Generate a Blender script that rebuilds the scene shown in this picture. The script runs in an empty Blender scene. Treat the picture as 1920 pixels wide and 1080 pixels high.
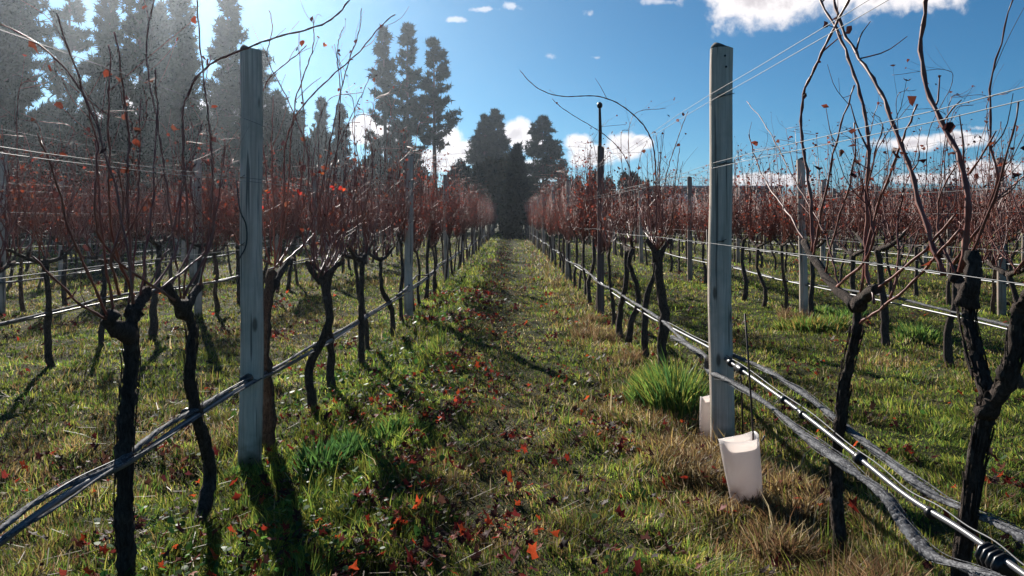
import bpy, math, random
import numpy as np
from mathutils import Vector

SC = bpy.context.scene
COL = SC.collection
PI = math.pi
F, CX, CY, CH = 1480.0, 957.0, 411.0, 1.25      # focal length in px of the photo, vanishing point, eye height

# ------------------------------------------------------------------ camera
cam = bpy.data.cameras.new('camera')
cam.sensor_width = 36.0
cam.lens = F / 1920 * 36
cam.shift_x = 3 / 1920
cam.shift_y = -129 / 1920
cam.clip_start = 0.05
cam.clip_end = 6000
co = bpy.data.objects.new('camera', cam); COL.objects.link(co)
co.location = (0, 0, CH); co.rotation_euler = (PI / 2, 0, 0)
SC.camera = co

# ------------------------------------------------------------------ light
SUN_AZ = math.radians(-23.7)      # left of +Y
SUN_EL = math.radians(25.5)
SC.view_settings.view_transform = 'Standard'
SC.view_settings.look = 'None'
SC.view_settings.gamma = 1
SC.view_settings.exposure = 1.0
SC.cycles.use_denoising = True
SC.cycles.max_bounces = 6
SC.cycles.transparent_max_bounces = 12
SC.cycles.volume_bounces = 0
sl = bpy.data.lights.new('sun', 'SUN'); sl.energy = 4.6; sl.angle = math.radians(0.5); sl.color = (1, .95, .87)
so = bpy.data.objects.new('sun', sl); COL.objects.link(so)
sdir = Vector((math.sin(SUN_AZ) * math.cos(SUN_EL), math.cos(SUN_AZ) * math.cos(SUN_EL), math.sin(SUN_EL)))
so.rotation_euler = sdir.to_track_quat('Z', 'Y').to_euler()
so.location = (0, 0, 60)


class NT:
    """tiny helper to write node trees"""
    def __init__(s, tree):
        s.t = tree; s.t.nodes.clear()
    def n(s, typ, **kw):
        nd = s.t.nodes.new(typ)
        for k, v in kw.items():
            if k.startswith('_'): setattr(nd, k[1:], v)
        return nd
    def inp(s, sock, v):
        if isinstance(v, bpy.types.NodeSocket): s.t.links.new(v, sock)
        elif v is not None: sock.default_value = v
    def m(s, op, a, b=None, c=None, clamp=False):
        nd = s.t.nodes.new('ShaderNodeMath'); nd.operation = op; nd.use_clamp = clamp
        s.inp(nd.inputs[0], a)
        if b is not None: s.inp(nd.inputs[1], b)
        if c is not None: s.inp(nd.inputs[2], c)
        return nd.outputs[0]
    def sstep(s, v, a, b, lo=0., hi=1.):
        nd = s.t.nodes.new('ShaderNodeMapRange'); nd.interpolation_type = 'SMOOTHSTEP'
        s.inp(nd.inputs[0], v); s.inp(nd.inputs[1], a); s.inp(nd.inputs[2], b); s.inp(nd.inputs[3], lo); s.inp(nd.inputs[4], hi)
        return nd.outputs[0]
    def mix(s, f, a, b, typ='MIX'):
        nd = s.t.nodes.new('ShaderNodeMix'); nd.data_type = 'RGBA'; nd.blend_type = typ
        s.inp(nd.inputs[0], f); s.inp(nd.inputs[6], a); s.inp(nd.inputs[7], b)
        return nd.outputs[2]
    def noise(s, vec, scale, detail=4, rough=.55, dist=0.):
        nd = s.t.nodes.new('ShaderNodeTexNoise')
        s.inp(nd.inputs['Vector'], vec); nd.inputs['Scale'].default_value = scale
        nd.inputs['Detail'].default_value = detail; nd.inputs['Roughness'].default_value = rough
        nd.inputs['Distortion'].default_value = dist
        return nd.outputs[0]
    def mapping(s, vec, sc):
        nd = s.t.nodes.new('ShaderNodeMapping'); s.inp(nd.inputs[0], vec); nd.inputs[3].default_value = sc
        return nd.outputs[0]
    def bump(s, h, strength, dist=.01):
        nd = s.t.nodes.new('ShaderNodeBump'); nd.inputs['Strength'].default_value = strength
        nd.inputs['Distance'].default_value = dist; s.inp(nd.inputs['Height'], h)
        return nd.outputs[0]


# ------------------------------------------------------------------ world: sky and clouds
w = bpy.data.worlds.new('World'); SC.world = w; w.use_nodes = True
T = NT(w.node_tree)
sky = T.n('ShaderNodeTexSky'); sky.sky_type = 'NISHITA'; sky.sun_disc = False
sky.sun_elevation = SUN_EL; sky.sun_rotation = SUN_AZ
sky.altitude = 900; sky.air_density = 0.8; sky.dust_density = 0.6; sky.ozone_density = 3.5
tc = T.n('ShaderNodeTexCoord')
sep = T.n('ShaderNodeSeparateXYZ'); T.inp(sep.inputs[0], tc.outputs['Generated'])
X, Y, Z = sep.outputs
Yc = T.m('MAXIMUM', Y, .05)
u = T.m('DIVIDE', X, Yc); v = T.m('DIVIDE', Z, Yc)
comb = T.n('ShaderNodeCombineXYZ'); T.inp(comb.inputs[0], u); T.inp(comb.inputs[1], v)
uv = comb.outputs[0]
nA = T.noise(uv, 14, 7, .6, .3)
nB = T.noise(uv, 45, 5, .6, .2)
CL = [(1400, -10, 75, 68), (1480, -35, 110, 80), (1600, -45, 170, 82), (1730, -48, 110, 68),
      (690, 245, 42, 26), (725, 268, 40, 24), (838, 262, 34, 28), (868, 285, 45, 26), (820, 300, 60, 22), (970, 250, 36, 28), (1000, 270, 26, 22),
      (1000, 322, 50, 22), (1085, 268, 30, 22), (1110, 292, 55, 24), (1170, 278, 38, 26), (1200, 268, 22, 14), (1720, 268, 80, 17), (1790, 262, 60, 16), (1440, 338, 80, 14),
      (1850, 318, 90, 17), (1780, 335, 110, 12), (420, 230, 120, 60), (240, 210, 90, 60), (-200, 120, 200, 70), (2300, 180, 220, 60), (2150, -100, 180, 60)]
WISP = [(852, 37, 22, 7), (905, 18, 40, 6), (962, 12, 26, 10), (1105, 26, 18, 12), (1030, 104, 14, 9), (1118, 108, 14, 6), (1240, 3, 50, 10), (1343, 48, 14, 10), (1835, 240, 30, 7)]


def blobs(lst):
    cur = None
    for (x, y, a, b) in lst:
        du = T.m('MULTIPLY', T.m('SUBTRACT', u, (x - CX) / F), F / a)
        dv = T.m('MULTIPLY', T.m('SUBTRACT', v, (CY - y) / F), F / b)
        d = T.m('ADD', T.m('MULTIPLY', du, du), T.m('MULTIPLY', dv, dv))
        e = T.m('SUBTRACT', 1.0, T.m('SQRT', d))
        cur = e if cur is None else T.m('MAXIMUM', cur, e)
    return cur


d1 = blobs(CL)
d1 = T.m('ADD', d1, T.m('MULTIPLY', T.m('SUBTRACT', nA, .5), 1.5))
d1 = T.m('ADD', d1, T.m('MULTIPLY', T.m('SUBTRACT', nB, .5), .8))
mask = T.sstep(d1, -.18, .34)
core = T.sstep(T.m('ADD', d1, T.m('MULTIPLY', T.m('SUBTRACT', nB, .5), 1.2)), .30, 1.05)
d2 = T.m('ADD', blobs(WISP), T.m('MULTIPLY', T.m('SUBTRACT', nB, .5), 3.2))
mask2 = T.m('MULTIPLY', T.sstep(d2, .1, .9), .55)
front = T.sstep(Y, .05, .12)
mall = T.m('MULTIPLY', T.m('MAXIMUM', mask, mask2), front)
ccol = T.mix(core, (13.5, 12.8, 12.8, 1), (8.8, 8.1, 8.4, 1))  # backlit shading put into the cloud colour: white rims, greyer thick centres
skyc = T.mix(mall, T.mix(1.0, sky.outputs[0], (.30, .80, .97, 1), 'MULTIPLY'), ccol)
bg = T.n('ShaderNodeBackground'); T.inp(bg.inputs[0], skyc); bg.inputs[1].default_value = 0.041
out = T.n('ShaderNodeOutputWorld'); T.inp(out.inputs[0], bg.outputs[0])


# ------------------------------------------------------------------ generic helpers
def at(px, py, y):
    return np.array([(px - CX) / F * y, y, CH - (py - CY) / F * y])


def inrow(px, py, x, dx=0.):
    """point of the vertical plane X=x that is seen at px,py"""
    y = x * F / (px - CX)
    return np.array([x + dx, y, CH - (py - CY) / F * y])


def _hash(ix, iy, seed):
    h = (ix * 374761393 + iy * 668265263 + seed * 974634777) & 0xFFFFFFFF
    h = ((h ^ (h >> 13)) * 1274126177) & 0xFFFFFFFF
    return ((h ^ (h >> 16)) & 0xFFFF) / 65535.0


def vnoise(x, y, seed=0):
    x = np.asarray(x, float); y = np.asarray(y, float)
    ix = np.floor(x).astype(np.int64); iy = np.floor(y).astype(np.int64)
    fx = x - ix; fy = y - iy
    fx = fx * fx * (3 - 2 * fx); fy = fy * fy * (3 - 2 * fy)
    a = _hash(ix, iy, seed); b = _hash(ix + 1, iy, seed); c = _hash(ix, iy + 1, seed); d = _hash(ix + 1, iy + 1, seed)
    return (a * (1 - fx) + b * fx) * (1 - fy) + (c * (1 - fx) + d * fx) * fy


def fbm(x, y, seed=0):
    return .5 * vnoise(x, y, seed) + .3 * vnoise(x * 2.1 + 7, y * 2.1, seed + 1) + .2 * vnoise(x * 4.3, y * 4.3 + 3, seed + 2)


def ground_z(x, y):
    x = np.asarray(x, float); y = np.asarray(y, float)
    near = np.clip(1.4 - np.hypot(x, y) / 40, 0, 1)
    z = (fbm(x * .55, y * .55, 3) - .5) * .10 + (fbm(x * 2.6, y * 2.6, 9) - .5) * .10 + (vnoise(x * 9, y * 9, 19) - .5) * .028
    return z * near


class MB:
    """collects geometry, builds ONE mesh object"""
    def __init__(s):
        s.v = []; s.q = []; s.t = []; s.qm = []; s.tm = []; s.c = []; s.n = 0; s.has_c = False
    def add(s, v, quads=None, tris=None, mat=0, col=None):
        v = np.asarray(v, np.float32).reshape(-1, 3)
        if quads is not None and len(quads):
            q = np.asarray(quads, np.int64).reshape(-1, 4) + s.n; s.q.append(q); s.qm.append(np.full(len(q), mat))
        if tris is not None and len(tris):
            t = np.asarray(tris, np.int64).reshape(-1, 3) + s.n; s.t.append(t); s.tm.append(np.full(len(t), mat))
        s.v.append(v); s.n += len(v)
        if col is not None:
            s.has_c = True; s.c.append(np.asarray(col, np.float32).reshape(-1, 3))
        else: s.c.append(np.full((len(v), 3), .5, np.float32))
    def merge(s, o, loc=(0, 0, 0), rz=0., sc=1., szz=None):
        c, sn = math.cos(rz), math.sin(rz)
        V = np.concatenate(o.v)
        R = np.array([[c, -sn, 0], [sn, c, 0], [0, 0, 1]], np.float32)
        V = V * np.array([sc, sc, szz or sc], np.float32) @ R.T + np.array(loc, np.float32)
        for q, m in zip(o.q, o.qm): s.q.append(q + s.n); s.qm.append(m)
        for q, m in zip(o.t, o.tm): s.t.append(q + s.n); s.tm.append(m)
        s.v.append(V); s.c.append(np.concatenate(o.c)); s.has_c |= o.has_c
        s.n += len(V)
    def tube(s, pts, rad, seg=6, mat=0, lump=0., rng=None, cap=True, groove=None, flat=1.):
        P = np.asarray(pts, float); n = len(P)
        rad = np.broadcast_to(np.asarray(rad, float), (n,))
        tg = np.gradient(P, axis=0); tg /= np.linalg.norm(tg, axis=1)[:, None] + 1e-9
        ref = np.array([0, 0, 1.]) if abs(tg[0][2]) < .8 else np.array([1., 0, 0])
        U = np.cross(tg[0], ref); U /= np.linalg.norm(U)
        Us = []
        for i in range(n):
            U = U - tg[i] * U.dot(tg[i]); U /= np.linalg.norm(U) + 1e-9; Us.append(U)
        Us = np.array(Us); Vs = np.cross(tg, Us)
        a = np.arange(seg) * 2 * PI / seg
        R = np.repeat(rad[:, None], seg, 1)
        if lump and rng is not None: R = R * (1 + lump * (rng.random((n, seg)) - .5) * 2)
        if groove is not None: R[:, groove] *= .78
        V = P[:, None] + R[..., None] * (np.cos(a)[None, :, None] * Us[:, None] + flat * np.sin(a)[None, :, None] * Vs[:, None])
        V = V.reshape(-1, 3)
        i = np.arange(n - 1)[:, None] * seg; j = np.arange(seg)[None]; j2 = (j + 1) % seg
        Q = np.stack([i + j, i + j2, i + seg + j2, i + seg + j], -1).reshape(-1, 4)
        tr = []
        if cap:
            V = np.vstack([V, P[0], P[-1]])
            for k in range(seg):
                tr.append((n * seg, (k + 1) % seg, k)); tr.append((n * seg + 1, (n - 1) * seg + k, (n - 1) * seg + (k + 1) % seg))
        s.add(V, Q, tr, mat)
    def box(s, x0, x1, y0, y1, z0, z1, mat=0):
        V = [(x, y, z) for x in (x0, x1) for y in (y0, y1) for z in (z0, z1)]
        s.add(V, [(0, 1, 3, 2), (4, 6, 7, 5), (0, 4, 5, 1), (2, 3, 7, 6), (0, 2, 6, 4), (1, 5, 7, 3)], None, mat)
    def build(s, name, mats, parent=None, smooth=False, origin=None):
        V = np.concatenate(s.v) if s.v else np.zeros((0, 3), np.float32)
        if origin is not None: V = V - np.array(origin, np.float32)
        q = np.concatenate(s.q) if s.q else np.zeros((0, 4), np.int64)
        t = np.concatenate(s.t) if s.t else np.zeros((0, 3), np.int64)
        me = bpy.data.meshes.new(name)
        me.vertices.add(len(V)); me.vertices.foreach_set('co', V.astype(np.float32).ravel())
        me.loops.add(len(q) * 4 + len(t) * 3)
        me.loops.foreach_set('vertex_index', np.concatenate([q.ravel(), t.ravel()]).astype(np.int32))
        me.polygons.add(len(q) + len(t))
        st = np.concatenate([np.arange(len(q)) * 4, len(q) * 4 + np.arange(len(t)) * 3]).astype(np.int32)
        me.polygons.foreach_set('loop_start', st)
        mi = np.concatenate([np.concatenate(s.qm) if s.qm else np.zeros(0), np.concatenate(s.tm) if s.tm else np.zeros(0)]).astype(np.int32)
        if not isinstance(mats, (list, tuple)): mats = [mats]
        for m in mats: me.materials.append(m)
        if len(mats) > 1: me.polygons.foreach_set('material_index', mi)
        if smooth: me.polygons.foreach_set('use_smooth', np.ones(len(mi), bool))
        if s.has_c:
            at_ = me.color_attributes.new('tint', 'FLOAT_COLOR', 'POINT')
            c = np.concatenate(s.c); c = np.hstack([c, np.ones((len(c), 1), np.float32)])
            at_.data.foreach_set('color', c.ravel())
        me.update(calc_edges=True)
        o = bpy.data.objects.new(name, me); COL.objects.link(o)
        if parent is not None: o.parent = parent
        if origin is not None: o.location = origin
        return o


def tag(o, label=None, cat=None, group=None, kind=None):
    if label: o['label'] = label
    if cat: o['category'] = cat
    if group: o['group'] = group
    if kind: o['kind'] = kind
    return o


def empty(name, loc=(0, 0, 0), rz=0.):
    o = bpy.data.objects.new(name, None); COL.objects.link(o); o.empty_display_size = .1
    o.location = loc; o.rotation_euler = (0, 0, rz)
    return o


def copy_tree(o, parent=None):
    c = o.copy(); COL.objects.link(c); c.parent = parent
    for ch in list(KIDS.get(o.name, ())):
        d = ch.copy(); COL.objects.link(d); d.parent = c
        KIDS.setdefault(c.name, []).append(d)
    return c


KIDS = {}


def smooth_path(pts, n):
    """Catmull-Rom through the points"""
    P = np.asarray(pts, float)
    P = np.vstack([2 * P[0] - P[1], P, 2 * P[-1] - P[-2]])
    segs = len(P) - 3
    out_ = []
    for t in np.linspace(0, segs - 1e-6, n):
        i = int(t); f = t - i
        p0, p1, p2, p3 = P[i:i + 4]
        out_.append(.5 * ((2 * p1) + (-p0 + p2) * f + (2 * p0 - 5 * p1 + 4 * p2 - p3) * f * f + (-p0 + 3 * p1 - 3 * p2 + p3) * f ** 3))
    return np.array(out_)


# ------------------------------------------------------------------ materials
def mat(name):
    m = bpy.data.materials.new(name); m.use_nodes = True
    return m, NT(m.node_tree)


def finish(T, shader, disp=None):
    o = T.n('ShaderNodeOutputMaterial'); T.inp(o.inputs[0], shader)


def principled(T, col, rough=.7, metal=0., normal=None, spec=.5, sub=None):
    p = T.n('ShaderNodeBsdfPrincipled')
    T.inp(p.inputs['Base Color'], col); T.inp(p.inputs['Roughness'], rough); T.inp(p.inputs['Metallic'], metal)
    p.inputs['Specular IOR Level'].default_value = spec
    if normal is not None: T.inp(p.inputs['Normal'], normal)
    return p.outputs[0]


def leafy(T, col, trans=.5, rough=.45, spec=.4, tcol=None):
    p = principled(T, col, rough, spec=spec)
    tr = T.n('ShaderNodeBsdfTranslucent'); T.inp(tr.inputs[0], tcol if tcol is not None else col)
    mx = T.n('ShaderNodeMixShader'); mx.inputs[0].default_value = trans
    T.inp(mx.inputs[1], p); T.inp(mx.inputs[2], tr.outputs[0])
    return mx.outputs[0]


M = {}
# soil / far meadow
m, T = mat('meadow_ground'); g = T.n('ShaderNodeNewGeometry').outputs['Position']
n1 = T.noise(g, 1.3, 6, .6); n2 = T.noise(g, 14, 5, .65); n3 = T.noise(g, 90, 3, .6)
c = T.mix(T.sstep(n1, .35, .65), (.045, .055, .018, 1), (.095, .075, .035, 1))
c = T.mix(T.sstep(n2, .4, .7), c, (.03, .035, .012, 1)); c = T.mix(T.sstep(n3, .5, .8), c, (.13, .11, .06, 1))
finish(T, principled(T, c, .95, normal=T.bump(T.m('ADD', n2, n3), .8, .03), spec=.1)); M['ground'] = m

m, T = mat('grass_blades'); a = T.n('ShaderNodeVertexColor'); a.layer_name = 'tint'
finish(T, leafy(T, a.outputs[0], .55, .5, .15)); M['grass'] = m
m, T = mat('fallen_leaf'); a = T.n('ShaderNodeVertexColor'); a.layer_name = 'tint'
finish(T, leafy(T, a.outputs[0], .55, .6, .2)); M['leaf'] = m

m, T = mat('vine_bark'); tcx = T.n('ShaderNodeTexCoord').outputs['Object']
s_ = T.mapping(tcx, (60, 60, 14)); n1 = T.noise(s_, 2.0, 7, .75, .8); n2 = T.noise(tcx, 25, 4)
c = T.mix(T.sstep(n1, .35, .7), (.045, .034, .029, 1), (.19, .14, .115, 1)); c = T.mix(T.sstep(n2, .55, .75), c, (.17, .145, .125, 1))
finish(T, principled(T, c, .9, normal=T.bump(n1, 1., .03), spec=.15)); M['bark'] = m

m, T = mat('cane_bark'); tcx = T.n('ShaderNodeTexCoord').outputs['Object']
n1 = T.noise(tcx, 9, 3); n2 = T.noise(tcx, 120, 2)
c = T.mix(T.sstep(n1, .35, .65), (.21, .06, .048, 1), (.32, .12, .08, 1)); c = T.mix(T.m('MULTIPLY', n2, .5), c, (.05, .02, .02, 1))
finish(T, principled(T, c, .5, spec=.4)); M['cane'] = m

m, T = mat('weathered_timber'); tcx = T.n('ShaderNodeTexCoord').outputs['Object']
inf = T.n('ShaderNodeObjectInfo').outputs['Random']
s_ = T.mapping(tcx, (70, 70, 2.2)); n1 = T.noise(s_, 1.0, 7, .65, .4); n2 = T.noise(tcx, 5, 4); s2 = T.mapping(tcx, (30, 30, .9)); n3 = T.noise(s2, 1.2, 3, .5, .2)
c = T.mix(T.sstep(n1, .3, .7), (.52, .42, .33, 1), (.82, .69, .57, 1))
c = T.mix(T.sstep(n2, .45, .7, 0, .6), c, (.40, .37, .29, 1))
c = T.mix(T.sstep(n3, .60, .66, 0, .75), c, (.05, .05, .05, 1))
c = T.mix(T.sstep(inf, .55, .9, 0, .6), c, (.22, .16, .13, 1))
vk = T.n('ShaderNodeTexVoronoi'); T.inp(vk.inputs[0], T.mapping(tcx, (9, 9, 3.2))); vk.inputs['Scale'].default_value = 1.0
c = T.mix(T.sstep(vk.outputs[0], .16, .07, 0, .8), c, (.09, .07, .055, 1))
spz = T.n('ShaderNodeSeparateXYZ'); T.inp(spz.inputs[0], tcx)
c = T.mix(T.m('MULTIPLY', T.sstep(spz.outputs[2], .30, .0), T.sstep(n2, .3, .6)), c, (.12, .10, .06, 1))
finish(T, principled(T, c, .85, normal=T.bump(T.m('SUBTRACT', n1, T.m('MULTIPLY', T.sstep(n3, .6, .66), .8)), .4, .004), spec=.2)); M['wood'] = m
m, T = mat('red_brown_timber'); tcx = T.n('ShaderNodeTexCoord').outputs['Object']
s_ = T.mapping(tcx, (60, 60, 2)); n1 = T.noise(s_, 1.0, 6, .65, .4)
c = T.mix(T.sstep(n1, .3, .7), (.09, .06, .055, 1), (.25, .17, .15, 1))
finish(T, principled(T, c, .8, normal=T.bump(n1, .6, .006), spec=.25)); M['redwood'] = m
m, T = mat('end_grain'); tcx = T.n('ShaderNodeTexCoord').outputs['Object']
finish(T, principled(T, T.mix(T.noise(tcx, 60, 4), (.05, .045, .04, 1), (.16, .14, .12, 1)), .9)); M['endgrain'] = m
m, T = mat('galvanised_wire'); finish(T, principled(T, (.10, .10, .105, 1), .6, .3)); M['wire'] = m
m, T = mat('rusty_iron'); tcx = T.n('ShaderNodeTexCoord').outputs['Object']
finish(T, principled(T, T.mix(T.noise(tcx, 30, 4), (.03, .028, .03, 1), (.09, .05, .04, 1)), .6, .3)); M['iron'] = m
m, T = mat('irrigation_tube'); tcx = T.n('ShaderNodeTexCoord').outputs['Object']
finish(T, principled(T, T.mix(T.noise(tcx, 40, 4), (.05, .05, .06, 1), (.14, .14, .15, 1)), .42, 0, spec=.6)); M['pipe'] = m
m, T = mat('black_plastic'); finish(T, principled(T, (.012, .012, .014, 1), .35)); M['black'] = m
m, T = mat('bird_netting'); tcx = T.n('ShaderNodeTexCoord').outputs['Object']
v1 = T.n('ShaderNodeTexVoronoi'); T.inp(v1.inputs[0], T.mapping(tcx, (160, 90, 160))); v1.inputs['Scale'].default_value = 1.0
n1 = T.noise(tcx, 22, 4)
c = T.mix(T.sstep(v1.outputs[0], .25, .6), (.26, .26, .27, 1), (.08, .08, .09, 1)); c = T.mix(T.sstep(n1, .45, .7, 0, .7), c, (.32, .32, .33, 1))
finish(T, leafy(T, c, .3, .75, .15)); M['net'] = m
m, T = mat('white_guard_plastic'); tcx = T.n('ShaderNodeTexCoord').outputs['Object']; sp = T.n('ShaderNodeSeparateXYZ'); T.inp(sp.inputs[0], tcx)
n1 = T.noise(tcx, 14, 5, .6); dirt = T.m('MULTIPLY', T.sstep(sp.outputs[2], .14, .0), T.sstep(n1, .35, .6))
c = T.mix(T.sstep(n1, .4, .75, 0, .4), (.90, .85, .82, 1), (.80, .72, .68, 1)); c = T.mix(T.m('MULTIPLY', dirt, .8), c, (.30, .20, .14, 1))
finish(T, leafy(T, c, .62, .4, .3)); M['guard'] = m
for nm, c0, c1 in (('pine', (.020, .035, .022, 1), (.050, .068, .036, 1)), ('dark_conifer', (.012, .024, .020, 1), (.028, .042, .030, 1)), ('hedge', (.022, .034, .020, 1), (.060, .062, .030, 1))):
    m, T = mat(nm + '_foliage'); g = T.n('ShaderNodeNewGeometry').outputs['Position']
    inf = T.n('ShaderNodeObjectInfo').outputs['Random']
    c = T.mix(T.sstep(T.noise(g, .9, 3), .35, .65), c0, c1); c = T.mix(T.m('MULTIPLY', inf, .3), c, (.05, .045, .03, 1))
    finish(T, leafy(T, c, .10, .8, .05)); M[nm] = m
m, T = mat('pine_bark'); tcx = T.n('ShaderNodeTexCoord').outputs['Object']
finish(T, principled(T, T.mix(T.noise(tcx, 3, 4), (.05, .035, .028, 1), (.13, .085, .065, 1)), .9)); M['pbark'] = m
m, T = mat('hill_scrub'); g = T.n('ShaderNodeNewGeometry').outputs['Position']
finish(T, principled(T, T.mix(T.noise(g, .02, 5), (.03, .04, .03, 1), (.09, .08, .055, 1)), .95)); M['hill'] = m
m, T = mat('shed_roof_metal'); finish(T, principled(T, (.45, .47, .50, 1), .4, .3)); M['roof'] = m
m, T = mat('shed_wall_boards'); g = T.n('ShaderNodeTexCoord').outputs['Object']
finish(T, principled(T, T.mix(T.noise(T.mapping(g, (8, 1, .3)), 1, 3), (.035, .03, .03, 1), (.07, .055, .05, 1)), .8)); M['shedwall'] = m
m, T = mat('tunnel_film'); finish(T, leafy(T, (.75, .76, .78, 1), .4, .3, .5)); M['film'] = m

rng = np.random.default_rng(7)
random.seed(7)
ORD = ['first', 'second', 'third', 'fourth', 'fifth', 'sixth', 'seventh', 'eighth', 'ninth', 'tenth', 'eleventh', 'twelfth', 'thirteenth', 'fourteenth', 'fifteenth', 'sixteenth']
RX = [1.17, 3.70, 6.42] + [6.42 + 2.62 * k for k in range(1, 13)]
LX = [-1.32 - 2.62 * k for k in range(13)]
ROWS = [('right', k, x) for k, x in enumerate(RX)] + [('left', k, x) for k, x in enumerate(LX)]
ROW_END = 62.0


def rowname(side, k):
    return f'{ORD[k]} row {side} of the lane'


def seen(x, y, margin=1.0):
    return y > 1.2 and abs(x) < y * .655 + margin


# ------------------------------------------------------------------ ground sheet
def graded(lo, hi, step, far):
    a = list(np.arange(lo, hi + 1e-6, step))
    s = step; x = hi
    while x < far: s *= 1.22; x += s; a.append(x)
    s = step; x = lo; b = []
    while x > -far: s *= 1.22; x -= s; b.append(x)
    return np.array(b[::-1] + a)


gx = graded(-7, 7, .07, 1150); gy = graded(1.2, 16, .07, 1150)
GX, GY = np.meshgrid(gx, gy)
V = np.stack([GX, GY, ground_z(GX, GY)], -1).reshape(-1, 3)
nx, ny = len(gx), len(gy)
i = np.arange(ny - 1)[:, None] * nx; j = np.arange(nx - 1)[None]
Q = np.stack([i + j, i + j + 1, i + nx + j + 1, i + nx + j], -1).reshape(-1, 4)
mb = MB(); mb.add(V, Q)
tag(mb.build('ground', M['ground'], smooth=True), kind='structure')

# distant hills
mb = MB()
xs = np.linspace(-250, 750, 220); ys = np.linspace(450, 750, 14)
HX, HY = np.meshgrid(xs, ys)
prof = np.clip((HX - 60) / 250, 0, 1) * (12 + 22 * fbm(HX / 85, HY / 250, 21)) + 3 * fbm(HX / 30, HY / 45, 5)
HZ = np.minimum(prof * np.sin(np.clip((HY - 450) / 250, 0, 1) * PI * .5) - .5, 35)
V = np.stack([HX, HY, HZ], -1).reshape(-1, 3)
i = np.arange(len(ys) - 1)[:, None] * len(xs); j = np.arange(len(xs) - 1)[None]
mb.add(V, np.stack([i + j, i + j + 1, i + len(xs) + j + 1, i + len(xs) + j], -1).reshape(-1, 4))
tag(mb.build('hills', M['hill'], smooth=True), kind='structure')


# ------------------------------------------------------------------ grass
def grass_zone(x, y):
    """what grows at x,y -> green share, dryness, height"""
    d_row = np.full(x.shape, 9.)
    for r in RX[:5] + LX[:5]: d_row = np.minimum(d_row, np.abs(x - r))
    p1 = fbm(x * .9, y * .9, 31); p2 = fbm(x * 3.5, y * 3.5, 41)
    lush = np.clip(1.2 - np.abs(x + .85) / .65, 0, 1)                 # left edge of our lane
    dryR = np.clip(1.25 - np.abs(x - 1.0) / .5, 0, 1)                 # foot of the right row
    mid = np.clip(1.1 - np.abs(x + .05) / .55, 0, 1)
    sideL = np.clip((-1.45 - x) / .8, 0, 1)
    dry = .20 + .48 * dryR - .30 * lush + .22 * mid + .15 * sideL + 1.1 * (p1 - .5) + .7 * (p2 - .5)
    hgt = .036 + .026 * lush + .03 * dryR + .05 * np.clip(p2 - .45, 0, 1) * 2 * (.4 + p1) - .012 * mid
    return np.clip(dry, 0, 1), hgt, p2


GREEN = np.array([(.14, .21, .032), (.23, .28, .044), (.07, .135, .030), (.30, .29, .055)])
DRY = np.array([(.26, .19, .07), (.32, .22, .08), (.18, .10, .05), (.12, .08, .04), (.42, .34, .20)])


def blades(mb, x, y, h, wd, col, lean=.55, z0=None):
    n = len(x)
    z = ground_z(x, y) - .004 if z0 is None else z0
    an = rng.random(n) * 2 * PI; ln = rng.random(n) ** .8 * lean * h * 1.3
    la = vnoise(x * 4, y * 4, 61) * 4 * PI + rng.normal(0, .9, n)
    dx, dy = np.cos(an) * wd / 2, np.sin(an) * wd / 2
    lx, ly = np.cos(la) * ln, np.sin(la) * ln
    hz = np.sqrt(np.maximum(h * h - (ln * .8) ** 2, (h * .25) ** 2))
    b0 = np.stack([x - dx, y - dy, z], -1); b1 = np.stack([x + dx, y + dy, z], -1)
    m0 = np.stack([x - dx * .8 + lx * .32, y - dy * .8 + ly * .32, z + hz * .58], -1)
    m1 = np.stack([x + dx * .8 + lx * .32, y + dy * .8 + ly * .32, z + hz * .58], -1)
    tp = np.stack([x + lx, y + ly, z + hz], -1)
    V = np.stack([b0, b1, m1, m0, tp], 1).reshape(-1, 3)
    k = np.arange(n)[:, None] * 5
    mb.add(V, k + np.array([0, 1, 2, 3]), k + np.array([3, 2, 4]), col=np.repeat(col, 5, 0))


def scatter(n, y0, y1, power, xlim=None):
    """more points near the camera, inside the view wedge"""
    t = rng.random(n)
    if power == 1: y = y0 * (y1 / y0) ** t
    else: y = (y0 ** (1 - power) + t * (y1 ** (1 - power) - y0 ** (1 - power))) ** (1 / (1 - power))
    x = (rng.random(n) * 2 - 1) * (y * .68 + .4)
    return x, y


def grass_patch(n, y0, y1, power, hs, wd):
    mb = MB()
    x, y = scatter(n, y0, y1, power)
    # clumping
    x = x + rng.normal(0, .012, n); 
    dry, hgt, p2 = grass_zone(x, y)
    isdry = rng.random(n) < dry
    gi = rng.integers(0, len(GREEN), n); di = rng.integers(0, len(DRY), n)
    col = np.where(isdry[:, None], DRY[di], GREEN[gi])
    col = col * (.65 + .7 * rng.random((n, 1))) * (.35 + 1.15 * vnoise(x * 6, y * 6, 77) * (.6 + .8 * vnoise(x * 1.7, y * 1.7, 78)))[:, None]
    h = hgt * hs * (.45 + rng.random(n) * .9) * (.45 + 1.3 * vnoise(x * 7, y * 7, 79)) * np.where(rng.random(n) < .02, 1.9, 1.)
    keep = fbm(x * 4.5, y * 4.5, 55) > .20
    x, y, h, col = x[keep], y[keep], h[keep], col[keep]
    w_ = (wd * (y / 3.) ** .75) * (.6 + .8 * rng.random(len(x)))
    blades(mb, x, y, h, w_, col, lean=1.0)
    return mb


tag(grass_patch(390000, 2.0, 16, 1.0, .84, .0042).build('grass', M['grass']), 'short green and straw coloured meadow grass covering the lanes', 'grass', kind='stuff')
tag(grass_patch(150000, 14, 75, 1.0, 1.35, .0048).build('distant_grass', M['grass']), 'grass between the vine rows farther down the vineyard', 'grass', kind='stuff')

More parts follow.
